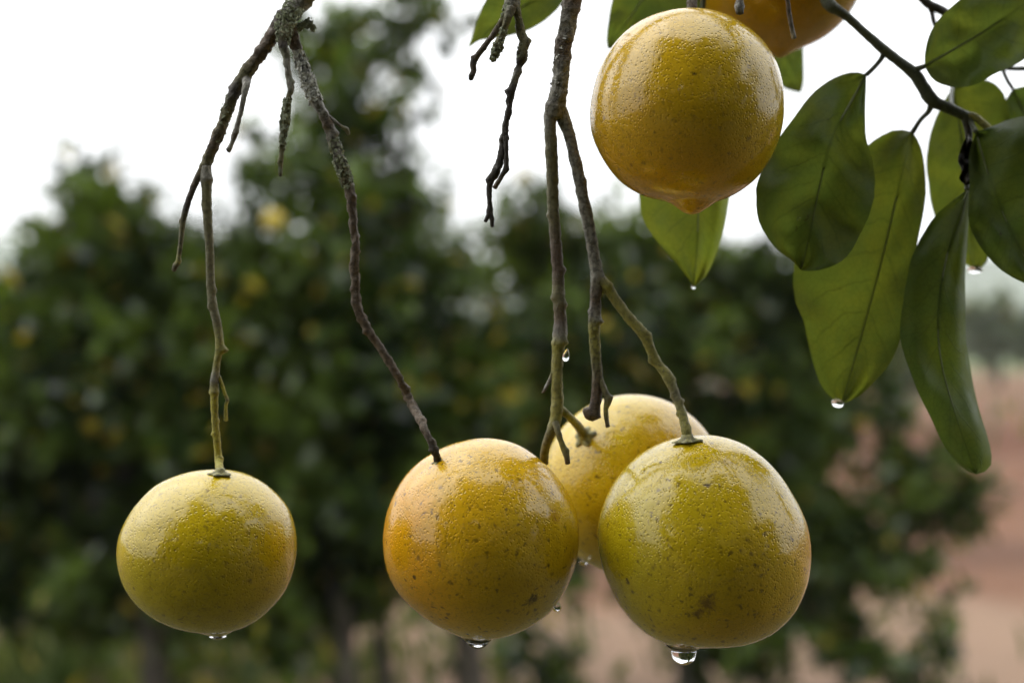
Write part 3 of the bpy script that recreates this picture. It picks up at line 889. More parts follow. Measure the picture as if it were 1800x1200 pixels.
c1_at, c1_n = hit('f1', 387, 833)
c3_at, c3_n = hit('f3', 1209, 775)
c4_at, c4_n = hit('f4', 1028, 768)
c2_at, c2_n = hit('f2', 768, 810)
top5, n5 = top_of('f5')
top6, n6 = top_of('f6')
calyx('f1', c1_at, (c1_n + Vector((0, 0.2, 1.2))), 19 * k0, thick=0.5)
calyx('f3', c3_at, (c3_n + Vector((0, 0.2, 1.0))), 24 * k0, thick=0.45)
calyx('f4', c4_at, c4_n, 20 * 0.64 / FPX, thick=0.6)
calyx('f2', c2_at, c2_n, 9 * k0, thick=0.5)
calyx('f5', top5, n5, 18 * k0)
calyx('f6', top6, n6, 18 * k0)

# ------------------------------------------------------------------ hanging branches
BROWN = (0.115, 0.078, 0.044)
GREY = (0.27, 0.255, 0.205)
PALE = (0.30, 0.295, 0.27)
OLIVE = (0.165, 0.15, 0.062)
GREEN = (0.27, 0.25, 0.05)
LIME = (0.36, 0.32, 0.03)
DARK = (0.036, 0.028, 0.018)
DKGREEN = (0.045, 0.055, 0.02)


def twig(name, parent, pts, mat, seed, bumps=(), rough=0.10, base=D0, seg=14, step=0.0008, freq=900.0, ridges=0.0):
    """pts: (px, py, radius px, colour[, depth])"""
    out = []
    for p in pts:
        d = p[4] if len(p) > 4 else base
        q = P(p[0], p[1], d)
        out.append((q.x, q.y, q.z, p[2] * d / FPX, *p[3]))
    me = tube_mesh(name, out, step, seg, rough, freq, seed, bumps, True, ridges)
    return link_mesh(name, me, MAT[mat], parent)


def flakes(parent, path, n, size, mat, seed, base=D0, spread=1.0):
    """crusty lichen: small ragged lobes standing off the bark, joined as one part. path: (px, py, r px)"""
    rng = random.Random(seed)
    verts, faces = [], []
    for _ in range(n):
        i = rng.randrange(len(path) - 1); t = rng.random()
        px = path[i][0] + (path[i + 1][0] - path[i][0]) * t
        py = path[i][1] + (path[i + 1][1] - path[i][1]) * t
        r = (path[i][2] + (path[i + 1][2] - path[i][2]) * t) * base / FPX
        a = rng.uniform(0, 2 * math.pi)
        ax = Vector((path[i + 1][0] - path[i][0], 0, -(path[i + 1][1] - path[i][1]))).normalized()
        s = ax.cross(Vector((0, 1, 0))).normalized()
        d = s * math.cos(a) + Vector((0, 1, 0)) * math.sin(a)
        c = P(px, py, base) + d * r * spread
        R = size * 1.25 * base / FPX * rng.uniform(0.45, 1.35)
        q = d.to_track_quat('Z', 'Y')
        b0 = len(verts)
        m = 7
        for k in range(m):
            aa = 2 * math.pi * k / m
            rr = R * rng.uniform(0.55, 1.25)
            verts.append(c + q @ Vector((math.cos(aa) * rr, math.sin(aa) * rr, R * rng.uniform(-0.3, 0.95))))
        verts.append(c + d * R * rng.uniform(0.2, 0.7)); verts.append(c - d * R * 0.3)
        for k in range(m):
            faces.append((b0 + k, b0 + (k + 1) % m, b0 + m)); faces.append((b0 + (k + 1) % m, b0 + k, b0 + m + 1))
    me = bpy.data.meshes.new('lichen'); me.from_pydata([tuple(v) for v in verts], [], faces)
    o = link_mesh('lichen', me, MAT[mat], parent, smooth=False)
    o['kind'] = 'stuff'
    return o


# --- the forked branch on the left
b1 = empty('branch', P(530, 0, D0))
tag(b1, 'forked lichen grown branch entering at the top left, carrying the small olive orange', 'branch', 'hanging branches')
twig('stem', b1, [(900, -330, 26, GREY, 0.66), (720, -190, 24, GREY, 0.63), (600, -70, 21, GREY), (530, 2, 17, GREY), (503, 34, 17, DARK), (477, 66, 12.5, BROWN), (453, 101, 11.5, BROWN), (430, 134, 12, OLIVE), (412, 162, 11.5, DARK), (397, 203, 10, OLIVE), (377, 253, 10, BROWN), (364, 285, 9.5, OLIVE), (362, 300, 9.5, GREY)],
     'bark', 1.0, [(0.50, 1.0, 0.5, 1.0), (0.70, 3.6, 0.35, 0.9), (0.82, 0.0, 0.3, 0.8)], 0.17, ridges=0.1)
twig('twig', b1, [(361, 288, 8, OLIVE), (343, 322, 6, BROWN), (327, 367, 5.5, DARK), (321, 396, 5.2, OLIVE), (317, 433, 4.2, OLIVE), (313, 459, 4.2, GREEN), (309, 466, 5.5, OLIVE), (305, 476, 4.0, BROWN)], 'bark', 2.0, [(0.55, 3.3, 0.5, 0.9), (0.9, 0.2, 0.6, 0.9)])
twig('twig', b1, [(362, 292, 9, GREY), (362, 313, 10.5, GREY), (363, 330, 9, OLIVE), (364, 370, 8.5, OLIVE), (367, 410, 7.8, OLIVE), (369, 450, 7.4, OLIVE), (370, 490, 7.6, OLIVE), (373, 530, 7.6, OLIVE), (381, 566, 7.6, OLIVE), (386, 602, 7.4, GREEN), (381, 640, 6.2, GREEN), (378, 664, 7.6, GREY),
                 (377, 674, 7.8, OLIVE), (377, 702, 7, LIME), (378, 735, 6.2, LIME), (381, 770, 6.4, LIME), (384, 806, 6.8, LIME), (387, 833, 7.5, LIME, c1_at.y)],
     'green_bark', 3.0, [(0.045, 0.3, 0.35, 0.8), (0.12, 3.3, 0.2, 0.8), (0.39, 0.2, 0.5, 0.8), (0.44, 3.1, 0.4, 0.8), (0.575, 0.0, 1.5, 0.9), (0.71, 1.2, 0.5, 0.7), (0.71, 3.4, 0.4, 0.7), (0.84, 3.2, 0.7, 0.7), (0.80, 0.0, 0.4, 0.7), (0.92, 0.0, 0.4, 0.8)], 0.07)
twig('twig', b1, [(384, 660, 3.4, OLIVE), (389, 672, 3.2, LIME), (396, 694, 3.0, LIME), (400, 703, 3.6, OLIVE), (397, 712, 3, LIME), (397, 734, 3.6, LIME), (397, 739, 4.0, LIME)], 'green_bark', 4.0, (), 0.1)
twig('twig', b1, [(433, 140, 7, DARK, 0.598), (432, 152, 6, GREY, 0.592), (426, 185, 4.5, GREY, 0.59), (417, 222, 4.6, GREY, 0.59), (412, 238, 5.5, BROWN, 0.59), (408, 250, 3.6, GREY, 0.59), (403, 262, 4.6, GREY, 0.59), (400, 265, 5.2, DARK, 0.59)], 'bark', 5.0, [(0.75, 0.0, 0.5, 0.8)], 0.15)
twig('twig', b1, [(505, 45, 14, DARK, 0.598), (498, 66, 10.5, OLIVE, 0.592), (498, 80, 8.5, DARK, 0.59), (503, 98, 6, GREY, 0.59), (507, 130, 5.0, GREY, 0.59), (511, 156, 5.5, GREY, 0.59), (507, 172, 5.0, OLIVE, 0.59), (502, 205, 6.0, OLIVE, 0.59), (498, 240, 5.5, OLIVE, 0.59), (495, 268, 4.2, OLIVE, 0.59), (493, 296, 3.8, OLIVE, 0.59), (493, 310, 2.6, BROWN, 0.59)],
     'mossy_bark', 6.0, [(0.42, 0.1, 0.8, 0.7), (0.92, 3.0, 0.6, 0.8)], 0.22)
twig('twig', b1, [(508, 40, 15, DARK), (512, 58, 14, BROWN), (520, 82, 9.5, BROWN), (530, 108, 9, PALE), (541, 142, 11, PALE), (553, 172, 10.5, PALE), (567, 196, 9.5, GREY), (577, 217, 9.5, BROWN), (585, 245, 9.5, GREY), (595, 275, 10.5, GREY), (606, 308, 10.5, OLIVE), (615, 338, 9.5, BROWN), (619, 365, 7.8, BROWN), (622, 400, 7.2, BROWN),
                 (625, 435, 7.2, BROWN), (623, 472, 7.8, BROWN), (625, 510, 7.4, BROWN), (629, 544, 8.6, BROWN), (648, 580, 7.4, BROWN), (678, 627, 7.0, BROWN), (700, 662, 7.2, BROWN), (722, 707, 7.0, BROWN), (745, 752, 7.0, BROWN, 0.585), (764, 792, 7.2, DARK, c2_at.y - 0.002), (769, 812, 6.2, DARK, c2_at.y)],
     'bark', 7.0, [(0.245, 0.2, 0.5, 0.8), (0.46, 0.2, 0.3, 0.8), (0.565, 3.2, 0.5, 0.7), (0.655, 3.2, 0.5, 0.7), (0.80, 0.2, 0.6, 0.7), (0.90, 0.1, 0.4, 1.5), (0.955, 0.1, 0.6, 0.6), (0.97, 3.2, 0.6, 0.6)], 0.24, ridges=0.14)
twig('twig', b1, [(576, 206, 5, BROWN), (590, 215, 3.2, GREY), (602, 224, 3.0, OLIVE), (609, 228, 4.2, OLIVE), (613, 237, 2.6, OLIVE)], 'bark', 8.0, (), 0.2)
twig('spur', b1, [(727, 704, 2.6, BROWN), (736, 722, 2.8, DARK), (748, 748, 2.6, BROWN)], 'bark', 8.5, (), 0.2)
flakes(b1, [(524, 92, 8), (541, 142, 11), (555, 178, 10)], 300, 3.4, 'pale_lichen', 1)
flakes(b1, [(586, 246, 9), (600, 290, 10.5), (613, 330, 9.5)], 240, 3.0, 'lichen', 2)
flakes(b1, [(506, 172, 5), (501, 210, 6.5), (496, 262, 4)], 230, 2.8, 'lichen', 3, 0.59)
flakes(b1, [(520, 8, 16), (500, 42, 16), (497, 76, 9)], 230, 3.0, 'lichen', 4, 0.592)
flakes(b1, [(520, 50, 4), (534, 46, 5), (541, 40, 4), (549, 33, 2.5)], 70, 3.2, 'lichen', 5)
flakes(b1, [(538, 42, 3), (549, 44, 3), (552, 53, 2)], 40, 3.0, 'lichen', 6)
flakes(b1, [(410, 155, 11), (396, 205, 9), (378, 255, 9)], 50, 2.2, 'lichen', 7)

# --- the bare dead twig with three prongs
b2 = empty('branch', P(902, 0, 0.595))
tag(b2, 'bare dead twig with three crooked prongs hanging against the white sky', 'branch', 'hanging branches')
Z2 = 0.592
twig('stem', b2, [(955, -260, 13, GREY, 0.64), (925, -110, 13, GREY, 0.61), (908, -40, 13, GREY, Z2), (902, 0, 13.5, GREY, Z2), (902, 14, 12, GREY, Z2)], 'bark', 11.0, (), 0.16)
twig('twig', b2, [(897, 4, 10, GREY, Z2), (887, 30, 6.2, OLIVE, Z2), (868, 60, 5, BROWN, Z2), (850, 84, 4.8, BROWN, Z2), (838, 100, 5.2, BROWN, Z2), (832, 111, 6.2, DARK, Z2), (832, 124, 4.6, BROWN, Z2), (829, 134, 5.6, DARK, Z2), (827, 141, 3.5, DARK, Z2)], 'bark', 12.0, [(0.75, 3.2, 0.7, 0.7), (0.6, 0.4, 0.4, 0.7)], 0.18)
twig('twig', b2, [(899, 12, 9, GREY, Z2 - .003), (889, 45, 5.6, OLIVE, Z2 - .003), (881, 68, 6.5, OLIVE, Z2 - .003), (873, 86, 8.5, OLIVE, Z2 - .003), (868, 99, 4.0, OLIVE, Z2 - .003), (865, 109, 2.8, OLIVE, Z2 - .003)], 'mossy_bark', 13.0, [(0.7, 0.2, 0.4, 0.6)], 0.22)
twig('twig', b2, [(904, 6, 10, GREY, Z2), (909, 24, 7, OLIVE, Z2), (914, 48, 7, OLIVE, Z2), (920, 74, 8.8, OLIVE, Z2), (919, 92, 9, OLIVE, Z2), (914, 112, 7, DARK, Z2), (908, 132, 7.2, GREY, Z2), (901, 155, 7.2, DARK, Z2), (896, 180, 6.4, DARK, Z2), (890, 215, 6.0, DARK, Z2), (886, 243, 7.0, DARK, Z2), (881, 275, 6.4, DARK, Z2), (873, 298, 7.4, DARK, Z2), (864, 315, 6.2, DARK, Z2),
                 (860, 335, 5, DARK, Z2), (861, 360, 4.8, DARK, Z2), (860, 373, 5.4, DARK, Z2), (864, 384, 4.2, DARK, Z2), (866, 399, 2.6, DARK, Z2)], 'bark', 14.0,
     [(0.17, 0.1, 0.7, 0.7), (0.245, 0.2, 0.5, 0.6), (0.40, 3.2, 0.7, 0.7), (0.60, 0.2, 0.5, 0.7), (0.61, 3.2, 0.4, 0.6), (0.80, 3.2, 0.6, 0.7), (0.92, 0.2, 0.6, 0.6)], 0.24)
twig('twig', b2, [(889, 240, 5, DARK, Z2 - .002), (890, 270, 4, DARK, Z2 - .002), (890, 292, 5, DARK, Z2 - .002), (884, 306, 4.5, DARK, Z2 - .002), (876, 320, 4, BROWN, Z2 - .002), (869, 331, 4.2, BROWN, Z2 - .002)], 'bark', 15.0, [(0.6, 0.1, 0.7, 0.6)], 0.18)
twig('spur', b2, [(860, 376, 4.2, DARK, Z2), (856, 384, 3.2, DARK, Z2), (853, 390, 2.6, DARK, Z2)], 'bark', 15.5, (), 0.2)
flakes(b2, [(886, 52, 5), (873, 88, 8), (866, 106, 3)], 130, 2.6, 'lichen', 8, Z2 - .003)
flakes(b2, [(899, 8, 11), (885, 34, 6)], 60, 2.4, 'lichen', 9, Z2)
flakes(b2, [(920, 78, 8), (917, 104, 8)], 50, 2.2, 'lichen', 10, Z2)

# --- the central branch that forks above the cluster
b3 = empty('branch', P(1007, 0, D0))
tag(b3, 'thickest grey brown branch that forks in two above the fruit cluster', 'branch', 'hanging branches')
twig('stem', b3, [(1120, -330, 24, GREY, 0.66), (1060, -170, 21, GREY, 0.62), (1024, -60, 18, GREY), (1007, 0, 16, BROWN), (998, 46, 15, GREY), (990, 84, 15, BROWN), (987, 130, 14.5, GREY), (982, 165, 16, GREY), (976, 190, 17, GREY), (974, 206, 15, GREY)], 'bark', 21.0, [(0.66, 3.1, 0.35, 0.6), (0.62, 0.1, 0.3, 0.7)], 0.13, ridges=0.16, seg=22)
twig('twig', b3, [(970, 190, 12, GREY), (967, 213, 11, GREY), (969, 260, 11, OLIVE), (971, 317, 10.8, OLIVE), (973, 370, 10.4, OLIVE), (977, 430, 10.4, BROWN), (981, 480, 10.4, BROWN), (982, 517, 11, OLIVE), (985, 560, 11.2, BROWN), (984, 588, 13, GREY), (982, 606, 11.5, GREEN), (980, 632, 10.4, GREEN), (979, 668, 9.8, GREEN), (980, 705, 10.6, GREEN), (977, 735, 10.8, GREEN), (968, 760, 8.6, OLIVE), (960, 782, 8, OLIVE, 0.604), (957, 800, 8, OLIVE, 0.608), (958, 814, 6, BROWN, 0.611)],
     'green_bark', 22.0, [(0.29, 3.2, 0.35, 0.6), (0.44, 0.2, 0.5, 0.7), (0.515, 3.2, 0.4, 0.6), (0.535, 0.2, 0.3, 0.6), (0.635, 0.2, 0.5, 0.5), (0.64, 3.1, 0.3, 0.4)], 0.08)
twig('twig', b3, [(978, 712, 8, GREEN), (990, 722, 7.2, GREEN, 0.602), (1002, 733, 6.6, GREEN, 0.606), (1014, 746, 7.2, OLIVE, (0.606 + c4_at.y) / 2), (1023, 758, 9, OLIVE, c4_at.y - 0.003), (1028, 768, 11, OLIVE, c4_at.y)], 'green_bark', 23.0, [(0.1, 1.5, 0.3, 0.8)], 0.1)
twig('twig', b3, [(976, 742, 7, OLIVE, 0.598), (981, 760, 5.2, OLIVE, 0.596), (988, 780, 5.4, GREEN, 0.596), (995, 798, 6.0, OLIVE, 0.596), (998, 815, 4.0, BROWN, 0.596)], 'green_bark', 24.0, [(0.7, 0.2, 0.5, 0.8)], 0.12)
twig('spur', b3, [(971, 655, 4, GREEN), (966, 668, 3.6, GREY), (960, 680, 3.2, GREY), (954, 690, 2.4, BROWN)], 'bark', 24.5, (), 0.2)
twig('twig', b3, [(980, 185, 12, GREY, 0.602), (987, 202, 12.5, GREY, 0.602), (1000, 236, 10.4, GREY, 0.602), (1011, 280, 10.2, GREY, 0.602), (1021, 330, 10.6, GREY, 0.602), (1032, 383, 10.4, GREY, 0.602), (1041, 430, 10.4, GREY, 0.602), (1047, 467, 10.6, GREY, 0.602), (1049, 492, 11.0, GREY, 0.602), (1047, 525, 9.6, BROWN, 0.602), (1045, 556, 11, GREY, 0.602), (1044, 575, 10.2, GREEN, 0.602), (1046, 610, 10, GREEN, 0.602), (1049, 645, 9.2, OLIVE, 0.602), (1050, 680, 9.8, BROWN, 0.602), (1047, 708, 9.6, BROWN, 0.602), (1045, 720, 11.5, BROWN, 0.602), (1042, 728, 14.5, BROWN, 0.602), (1041, 734, 13, BROWN, 0.602), (1041, 738, 7, DARK, 0.602)],
     'bark', 25.0, [(0.25, 0.3, 0.25, 0.7), (0.545, 0.2, 0.3, 0.7), (0.69, 0.3, 0.7, 0.5), (0.66, 3.3, 0.3, 0.5), (0.975, 3.1, 0.4, 0.5)], 0.09, seg=18)
twig('twig', b3, [(1053, 660, 6, OLIVE, 0.602), (1062, 684, 5, OLIVE, 0.60), (1068, 702, 6.6, OLIVE, 0.60), (1065, 718, 5, GREEN, 0.60), (1066, 736, 4.2, OLIVE, 0.60), (1069, 750, 4.0, BROWN, 0.60)], 'green_bark', 26.0, [(0.45, 0.2, 0.8, 0.7)], 0.12)
twig('twig', b3, [(1050, 486, 11, GREY, 0.602), (1064, 501, 10.2, GREEN, 0.602), (1083, 528, 9.2, GREEN, 0.602), (1107, 560, 9.2, GREEN, 0.601), (1132, 588, 9.8, GREEN, 0.60), (1143, 612, 8.4, GREEN, 0.60), (1156, 638, 8.4, GREEN, 0.60), (1174, 662, 9, GREEN, 0.598), (1188, 695, 8.2, OLIVE, 0.596), (1200, 730, 8.2, GREEN, (0.596 + c3_at.y) / 2), (1207, 758, 9, GREEN, c3_at.y), (1209, 776, 12, GREEN, c3_at.y + 0.001)],
     'green_bark', 27.0, [(0.08, 0.5, 0.3, 0.6), (0.40, 0.3, 0.4, 0.8), (0.52, 3.3, 0.6, 1.2), (0.66, 0.2, 0.35, 0.5), (0.78, 0.2, 0.5, 0.5), (0.74, 3.2, 0.3, 0.5), (0.84, 3.2, 0.4, 0.5)], 0.09)
flakes(b3, [(1004, 10, 14), (985, 130, 13), (978, 190, 15)], 60, 2.4, 'pale_lichen', 21)

# ------------------------------------------------------------------ leaves close to the camera
def arclen(pts, n):
    A = np.array(pts, float)
    # smooth the traced polyline first
    S = np.array(catmull([(*p, 0.0) for p in A], 3.0))[:, :2]
    d = np.concatenate([[0], np.cumsum(np.linalg.norm(np.diff(S, axis=0), axis=1))])
    t = np.linspace(0, d[-1], n)
    return np.stack([np.interp(t, d, S[:, 0]), np.interp(t, d, S[:, 1])], -1)


def big_leaf(parent, left, mid, right, mat, d_base, d_tip, fold=0.25, wave=0.02, seed=0.0, curl=0.0, rib=True, side_depth=0.0, edge=(0.0, 0.0)):
    """left / mid / right: traced polylines from base to tip. The blade is a curved, folded, rippled sheet standing at its own depth."""
    n, m = 34, 9
    Lp, Mp, Rp = arclen(left, n), arclen(mid, n), arclen(right, n)
    Lp[0] = Rp[0] = Mp[0]; Lp[-1] = Rp[-1] = Mp[-1]
    verts, uvs, faces = [], [], []
    mids = []
    for i in range(n):
        t = i / (n - 1)
        d0 = d_base + (d_tip - d_base) * t + curl * math.sin(math.pi * t)
        wl_ = np.linalg.norm(Lp[i] - Mp[i]); wr_ = np.linalg.norm(Rp[i] - Mp[i])
        for j in range(-m, m + 1):
            a = abs(j) / m
            E, w = (Lp[i], wl_) if j < 0 else (Rp[i], wr_)
            sgn = -1.0 if j < 0 else 1.0
            E = E + (E - Mp[i]) * (0.022 * mnoise.noise(Vector((t * 9.0, sgn * 5, seed))) + 0.014 * mnoise.noise(Vector((t * 26.0, sgn * 3, seed))))
            # blade cross section: rounded, so rows bow between midrib and edge
            q = Mp[i] + (E - Mp[i]) * a
            k = d0 / FPX
            rise = fold * w * k * (a ** 1.4) + side_depth * (j / m) * w * k
            rise += edge[0 if j < 0 else 1] * w * k * max(0.0, (a - 0.6) / 0.4) ** 2
            rip = wave * (mnoise.noise(Vector((t * 4.0 + seed, j / m * 1.3, seed))) + 0.5 * a * mnoise.noise(Vector((t * 11.0 + seed, j / m * 2.0, seed * 2)))) * 0.05
            vein = 0.00035 * math.cos((t - 0.17 * a) * 9.5 * 2 * math.pi) * min(1, a * 3) * (1 - a * 0.7)
            dd = d0 - rise + rip + vein
            # keep the sheet's outline where it was traced at its mean depth
            verts.append(tuple(P(q[0], q[1], dd)))
            uvs.append((t, 0.5 + 0.5 * j / m))
        p = Mp[i]
        mids.append((p[0], p[1], d0))
    W = 2 * m + 1
    for i in range(n - 1):
        for j in range(W - 1):
            faces.append((i * W + j, i * W + j + 1, (i + 1) * W + j + 1, (i + 1) * W + j))
    me = bpy.data.meshes.new('leaf'); me.from_pydata(verts, [], faces)
    ul = me.uv_layers.new(name='UVMap')
    li = np.zeros(len(me.loops), np.int32); me.loops.foreach_get('vertex_index', li)
    ul.data.foreach_set('uv', np.array(uvs, np.float32)[li].ravel())
    o = link_mesh('leaf', me, MAT[mat], parent)
    if rib:
        pts = []
        for i in range(0, n, 3):
            px, py, d0 = mids[i]
            t = i / (n - 1)
            r = (1.7 * (1 - t) ** 0.9 + 0.3)
            q = P(px, py, d0 - 0.2 * r * d0 / FPX)
            pts.append((q.x, q.y, q.z, r * d0 / FPX, 0.08, 0.10, 0.035))
        me2 = tube_mesh('midrib', pts, 0.003, 8, 0.04, 300.0, seed)
        me2.materials.append(MAT['vein'])
        me2.polygons.foreach_set('use_smooth', [True] * len(me2.polygons))
        r_ = bpy.data.objects.new('midrib', me2); COL.objects.link(r_)
        r_.parent = o
    return o


def fix_child_space():
    pass


# leaf that grows from the central branch, out of focus at the top
pet = [(1000, -60, 4, DKGREEN, 0.62), (1010, -40, 3.6, DKGREEN, 0.65), (1002, -22, 3.6, DKGREEN, 0.69)]
twig('petiole', b3, pet, 'green_bark', 30.0, (), 0.05, step=0.002)
big_leaf(b3, [(1002, -22), (940, -45), (880, -30), (850, 8), (836, 45), (828, 70), (823, 84)], [(1002, -22), (940, 0), (880, 38), (845, 68), (823, 84)], [(1002, -22), (982, 14), (950, 42), (915, 58), (880, 66), (850, 70), (838, 74), (823, 84)], 'leaf', 0.69, 0.68, 0.30, 0.05, 1.3)

# --- the leafy branch at the right
b4 = empty('branch', P(1608, 128, 0.645))
tag(b4, 'leafy green branch slanting down at the right with large wet leaves', 'branch', 'hanging branches')
Z4 = 0.645
twig('stem', b4, [(1330, -330, 15, GREY, 0.70), (1390, -160, 13, OLIVE, 0.68), (1440, -40, 11, DKGREEN, 0.66), (1456, 5, 11, DKGREEN, Z4), (1487, 28, 8, DKGREEN, Z4), (1520, 58, 7.6, DKGREEN, Z4), (1552, 86, 9, DKGREEN, Z4), (1580, 108, 9, DKGREEN, Z4), (1609, 132, 11, DKGREEN, Z4), (1622, 152, 11, DKGREEN, Z4), (1638, 176, 12, DKGREEN, Z4), (1660, 187, 10, DKGREEN, Z4), (1685, 198, 9.4, DKGREEN, Z4), (1703, 207, 9, DKGREEN, Z4)],
     'green_bark', 41.0, [(0.47, 0.2, 0.3, 0.8), (0.36, 0.4, 0.3, 0.8)], 0.05)
twig('twig', b4, [(1698, 204, 8, DKGREEN, Z4), (1714, 206, 6.6, GREEN, Z4 - .002), (1736, 224, 6.4, GREEN, Z4 - .004), (1768, 248, 6.2, GREEN, Z4 - .004), (1800, 271, 6.2, GREEN, Z4 - .004), (1850, 306, 6, GREEN, Z4), (1900, 330, 4, GREEN, Z4)], 'green_bark', 42.0, (), 0.05)
twig('twig', b4, [(1696, 204, 8, DKGREEN, Z4), (1701, 222, 7.4, DARK, Z4), (1703, 244, 6, DARK, Z4), (1700, 300, 4.5, DARK, Z4), (1700, 334, 4.5, DKGREEN, 0.632)], 'green_bark', 43.0, (), 0.05)
twig('twig', b4, [(1560, -90, 8, DARK, 0.70), (1600, -30, 7.5, DARK, 0.69), (1628, 4, 8, DARK, 0.69), (1650, 16, 8, DARK, 0.69), (1700, 44, 7, DARK, 0.70)], 'bark', 44.0, (), 0.06)
twig('twig', b4, [(1632, 8, 5, DARK, 0.69), (1638, 22, 4.4, DARK, 0.69), (1642, 40, 4.0, DARK, 0.69), (1652, 60, 3.6, DARK, 0.70)], 'bark', 45.0, (), 0.06)
twig('twig', b4, [(1720, 128, 4, DKGREEN, 0.70), (1760, 120, 4.4, DKGREEN, 0.70), (1790, 121, 4.4, DKGREEN, 0.70), (1850, 118, 4.6, DKGREEN, 0.70), (1920, 100, 5, DKGREEN, 0.69)], 'green_bark', 46.0, (), 0.05)
for pts in ([(1550, 84, 6.5, DKGREEN, Z4), (1552, 98, 4.8, DKGREEN, Z4), (1541, 114, 4.0, DKGREEN, Z4), (1523, 132, 4.2, DKGREEN, Z4)],
            [(1638, 178, 7, DKGREEN, Z4), (1633, 195, 4.8, DKGREEN, 0.65), (1618, 211, 4.2, DKGREEN, 0.656), (1604, 233, 4.6, DKGREEN, 0.66)],
            [(1606, 124, 6, DKGREEN, Z4), (1616, 120, 5, DKGREEN, 0.642), (1625, 117, 4.4, DKGREEN, 0.64)],
            [(1674, 193, 4, DKGREEN, Z4), (1672, 172, 4, DKGREEN, 0.67), (1674, 152, 4, DKGREEN, 0.70)],
            [(1762, 121, 3.6, DKGREEN, 0.70), (1770, 140, 3.4, DKGREEN, 0.70), (1780, 156, 3.4, DKGREEN, 0.70)],
            [(1704, 206, 5, DKGREEN, Z4), (1710, 222, 4.4, DKGREEN, 0.64), (1716, 232, 4.4, DKGREEN, 0.636)]):
    twig('petiole', b4, pts, 'green_bark', 50.0 + pts[0][0], (), 0.04, step=0.0012)
big_leaf(b4, [(1523, 131), (1498, 127), (1460, 140), (1425, 168), (1395, 208), (1368, 245), (1336, 308), (1329, 345), (1333, 385), (1350, 420), (1375, 446), (1393, 459), (1408, 475)],
         [(1523, 131), (1490, 190), (1460, 250), (1438, 340), (1424, 410), (1408, 475)],
         [(1523, 131), (1521, 200), (1523, 245), (1534, 282), (1538, 322), (1530, 372), (1510, 416), (1490, 450), (1460, 469), (1430, 476), (1408, 475)], 'leaf', 0.645, 0.615, 0.25, 0.34, 3.0, -0.004, edge=(0.1, 0.35))
big_leaf(b4, [(1604, 232), (1570, 229), (1520, 260), (1450, 340), (1405, 430), (1394, 480), (1398, 530), (1413, 565), (1425, 622), (1441, 672), (1462, 700), (1480, 709)],
         [(1604, 232), (1580, 330), (1552, 450), (1520, 570), (1480, 709)],
         [(1604, 232), (1620, 262), (1628, 330), (1618, 400), (1602, 480), (1588, 570), (1572, 625), (1540, 668), (1508, 698), (1480, 709)], 'light_leaf', 0.66, 0.635, 0.28, 0.18, 5.0, edge=(0.0, 0.3))
big_leaf(b4, [(1702, 332), (1645, 378), (1608, 440), (1592, 500), (1583, 570), (1586, 612), (1610, 680), (1640, 742), (1662, 787), (1690, 820), (1716, 833)],
         [(1702, 332), (1672, 420), (1652, 520), (1652, 620), (1680, 730), (1716, 833)],
         [(1702, 332), (1702, 400), (1697, 480), (1698, 580), (1706, 650), (1720, 715), (1734, 760), (1744, 806), (1735, 826), (1716, 833)], 'dark_leaf', 0.632, 0.612, -0.25, 0.16, 7.0, 0.0, side_depth=-0.15, edge=(0.0, -1.3))
big_leaf(b4, [(1625, 117), (1627, 85), (1642, 45), (1675, 10), (1715, -20), (1780, -50), (1840, -60), (1880, -50)],
         [(1625, 117), (1680, 85), (1735, 52), (1810, 0), (1880, -50)],
         [(1625, 117), (1642, 142), (1675, 153), (1712, 150), (1750, 130), (1800, 105), (1850, 60), (1880, -50)], 'leaf', 0.64, 0.66, 0.25, 0.36, 9.0)
big_leaf(b4, [(1674, 152), (1648, 200), (1633, 245), (1629, 300), (1640, 370), (1665, 425), (1695, 462), (1715, 473)],
         [(1674, 152), (1688, 230), (1700, 320), (1708, 410), (1715, 473)],
         [(1674, 152), (1715, 138), (1752, 150), (1772, 185), (1776, 262), (1762, 350), (1742, 430), (1733, 464), (1715, 473)], 'light_leaf', 0.70, 0.69, 0.20, 0.10, 11.0)
big_leaf(b4, [(1716, 232), (1704, 270), (1704, 330), (1702, 385), (1722, 432), (1762, 476), (1805, 499), (1840, 506)],
         [(1716, 232), (1735, 300), (1765, 380), (1800, 450), (1840, 506)],
         [(1716, 232), (1745, 222), (1782, 208), (1830, 206), (1870, 260), (1880, 350), (1870, 440), (1840, 506)], 'dark_leaf', 0.636, 0.61, 0.35, 0.2, 13.0, edge=(0.0, -0.6))
big_leaf(b4, [(1780, 156), (1766, 180), (1762, 210), (1770, 260), (1800, 300), (1840, 320)], [(1780, 156), (1800, 200), (1820, 260), (1840, 320)], [(1780, 156), (1812, 152), (1850, 170), (1870, 220), (1860, 280), (1840, 320)], 'dark_leaf', 0.70, 0.69, 0.2, 0.08, 15.0)
big_leaf(b4, [(1702, 236), (1690, 258), (1684, 282), (1690, 300), (1686, 314), (1698, 328)], [(1702, 236), (1702, 280), (1698, 328)], [(1702, 236), (1716, 262), (1713, 290), (1718, 305), (1708, 320), (1698, 328)], 'dead_leaf', 0.64, 0.636, 0.7, 0.25, 17.0, rib=False)

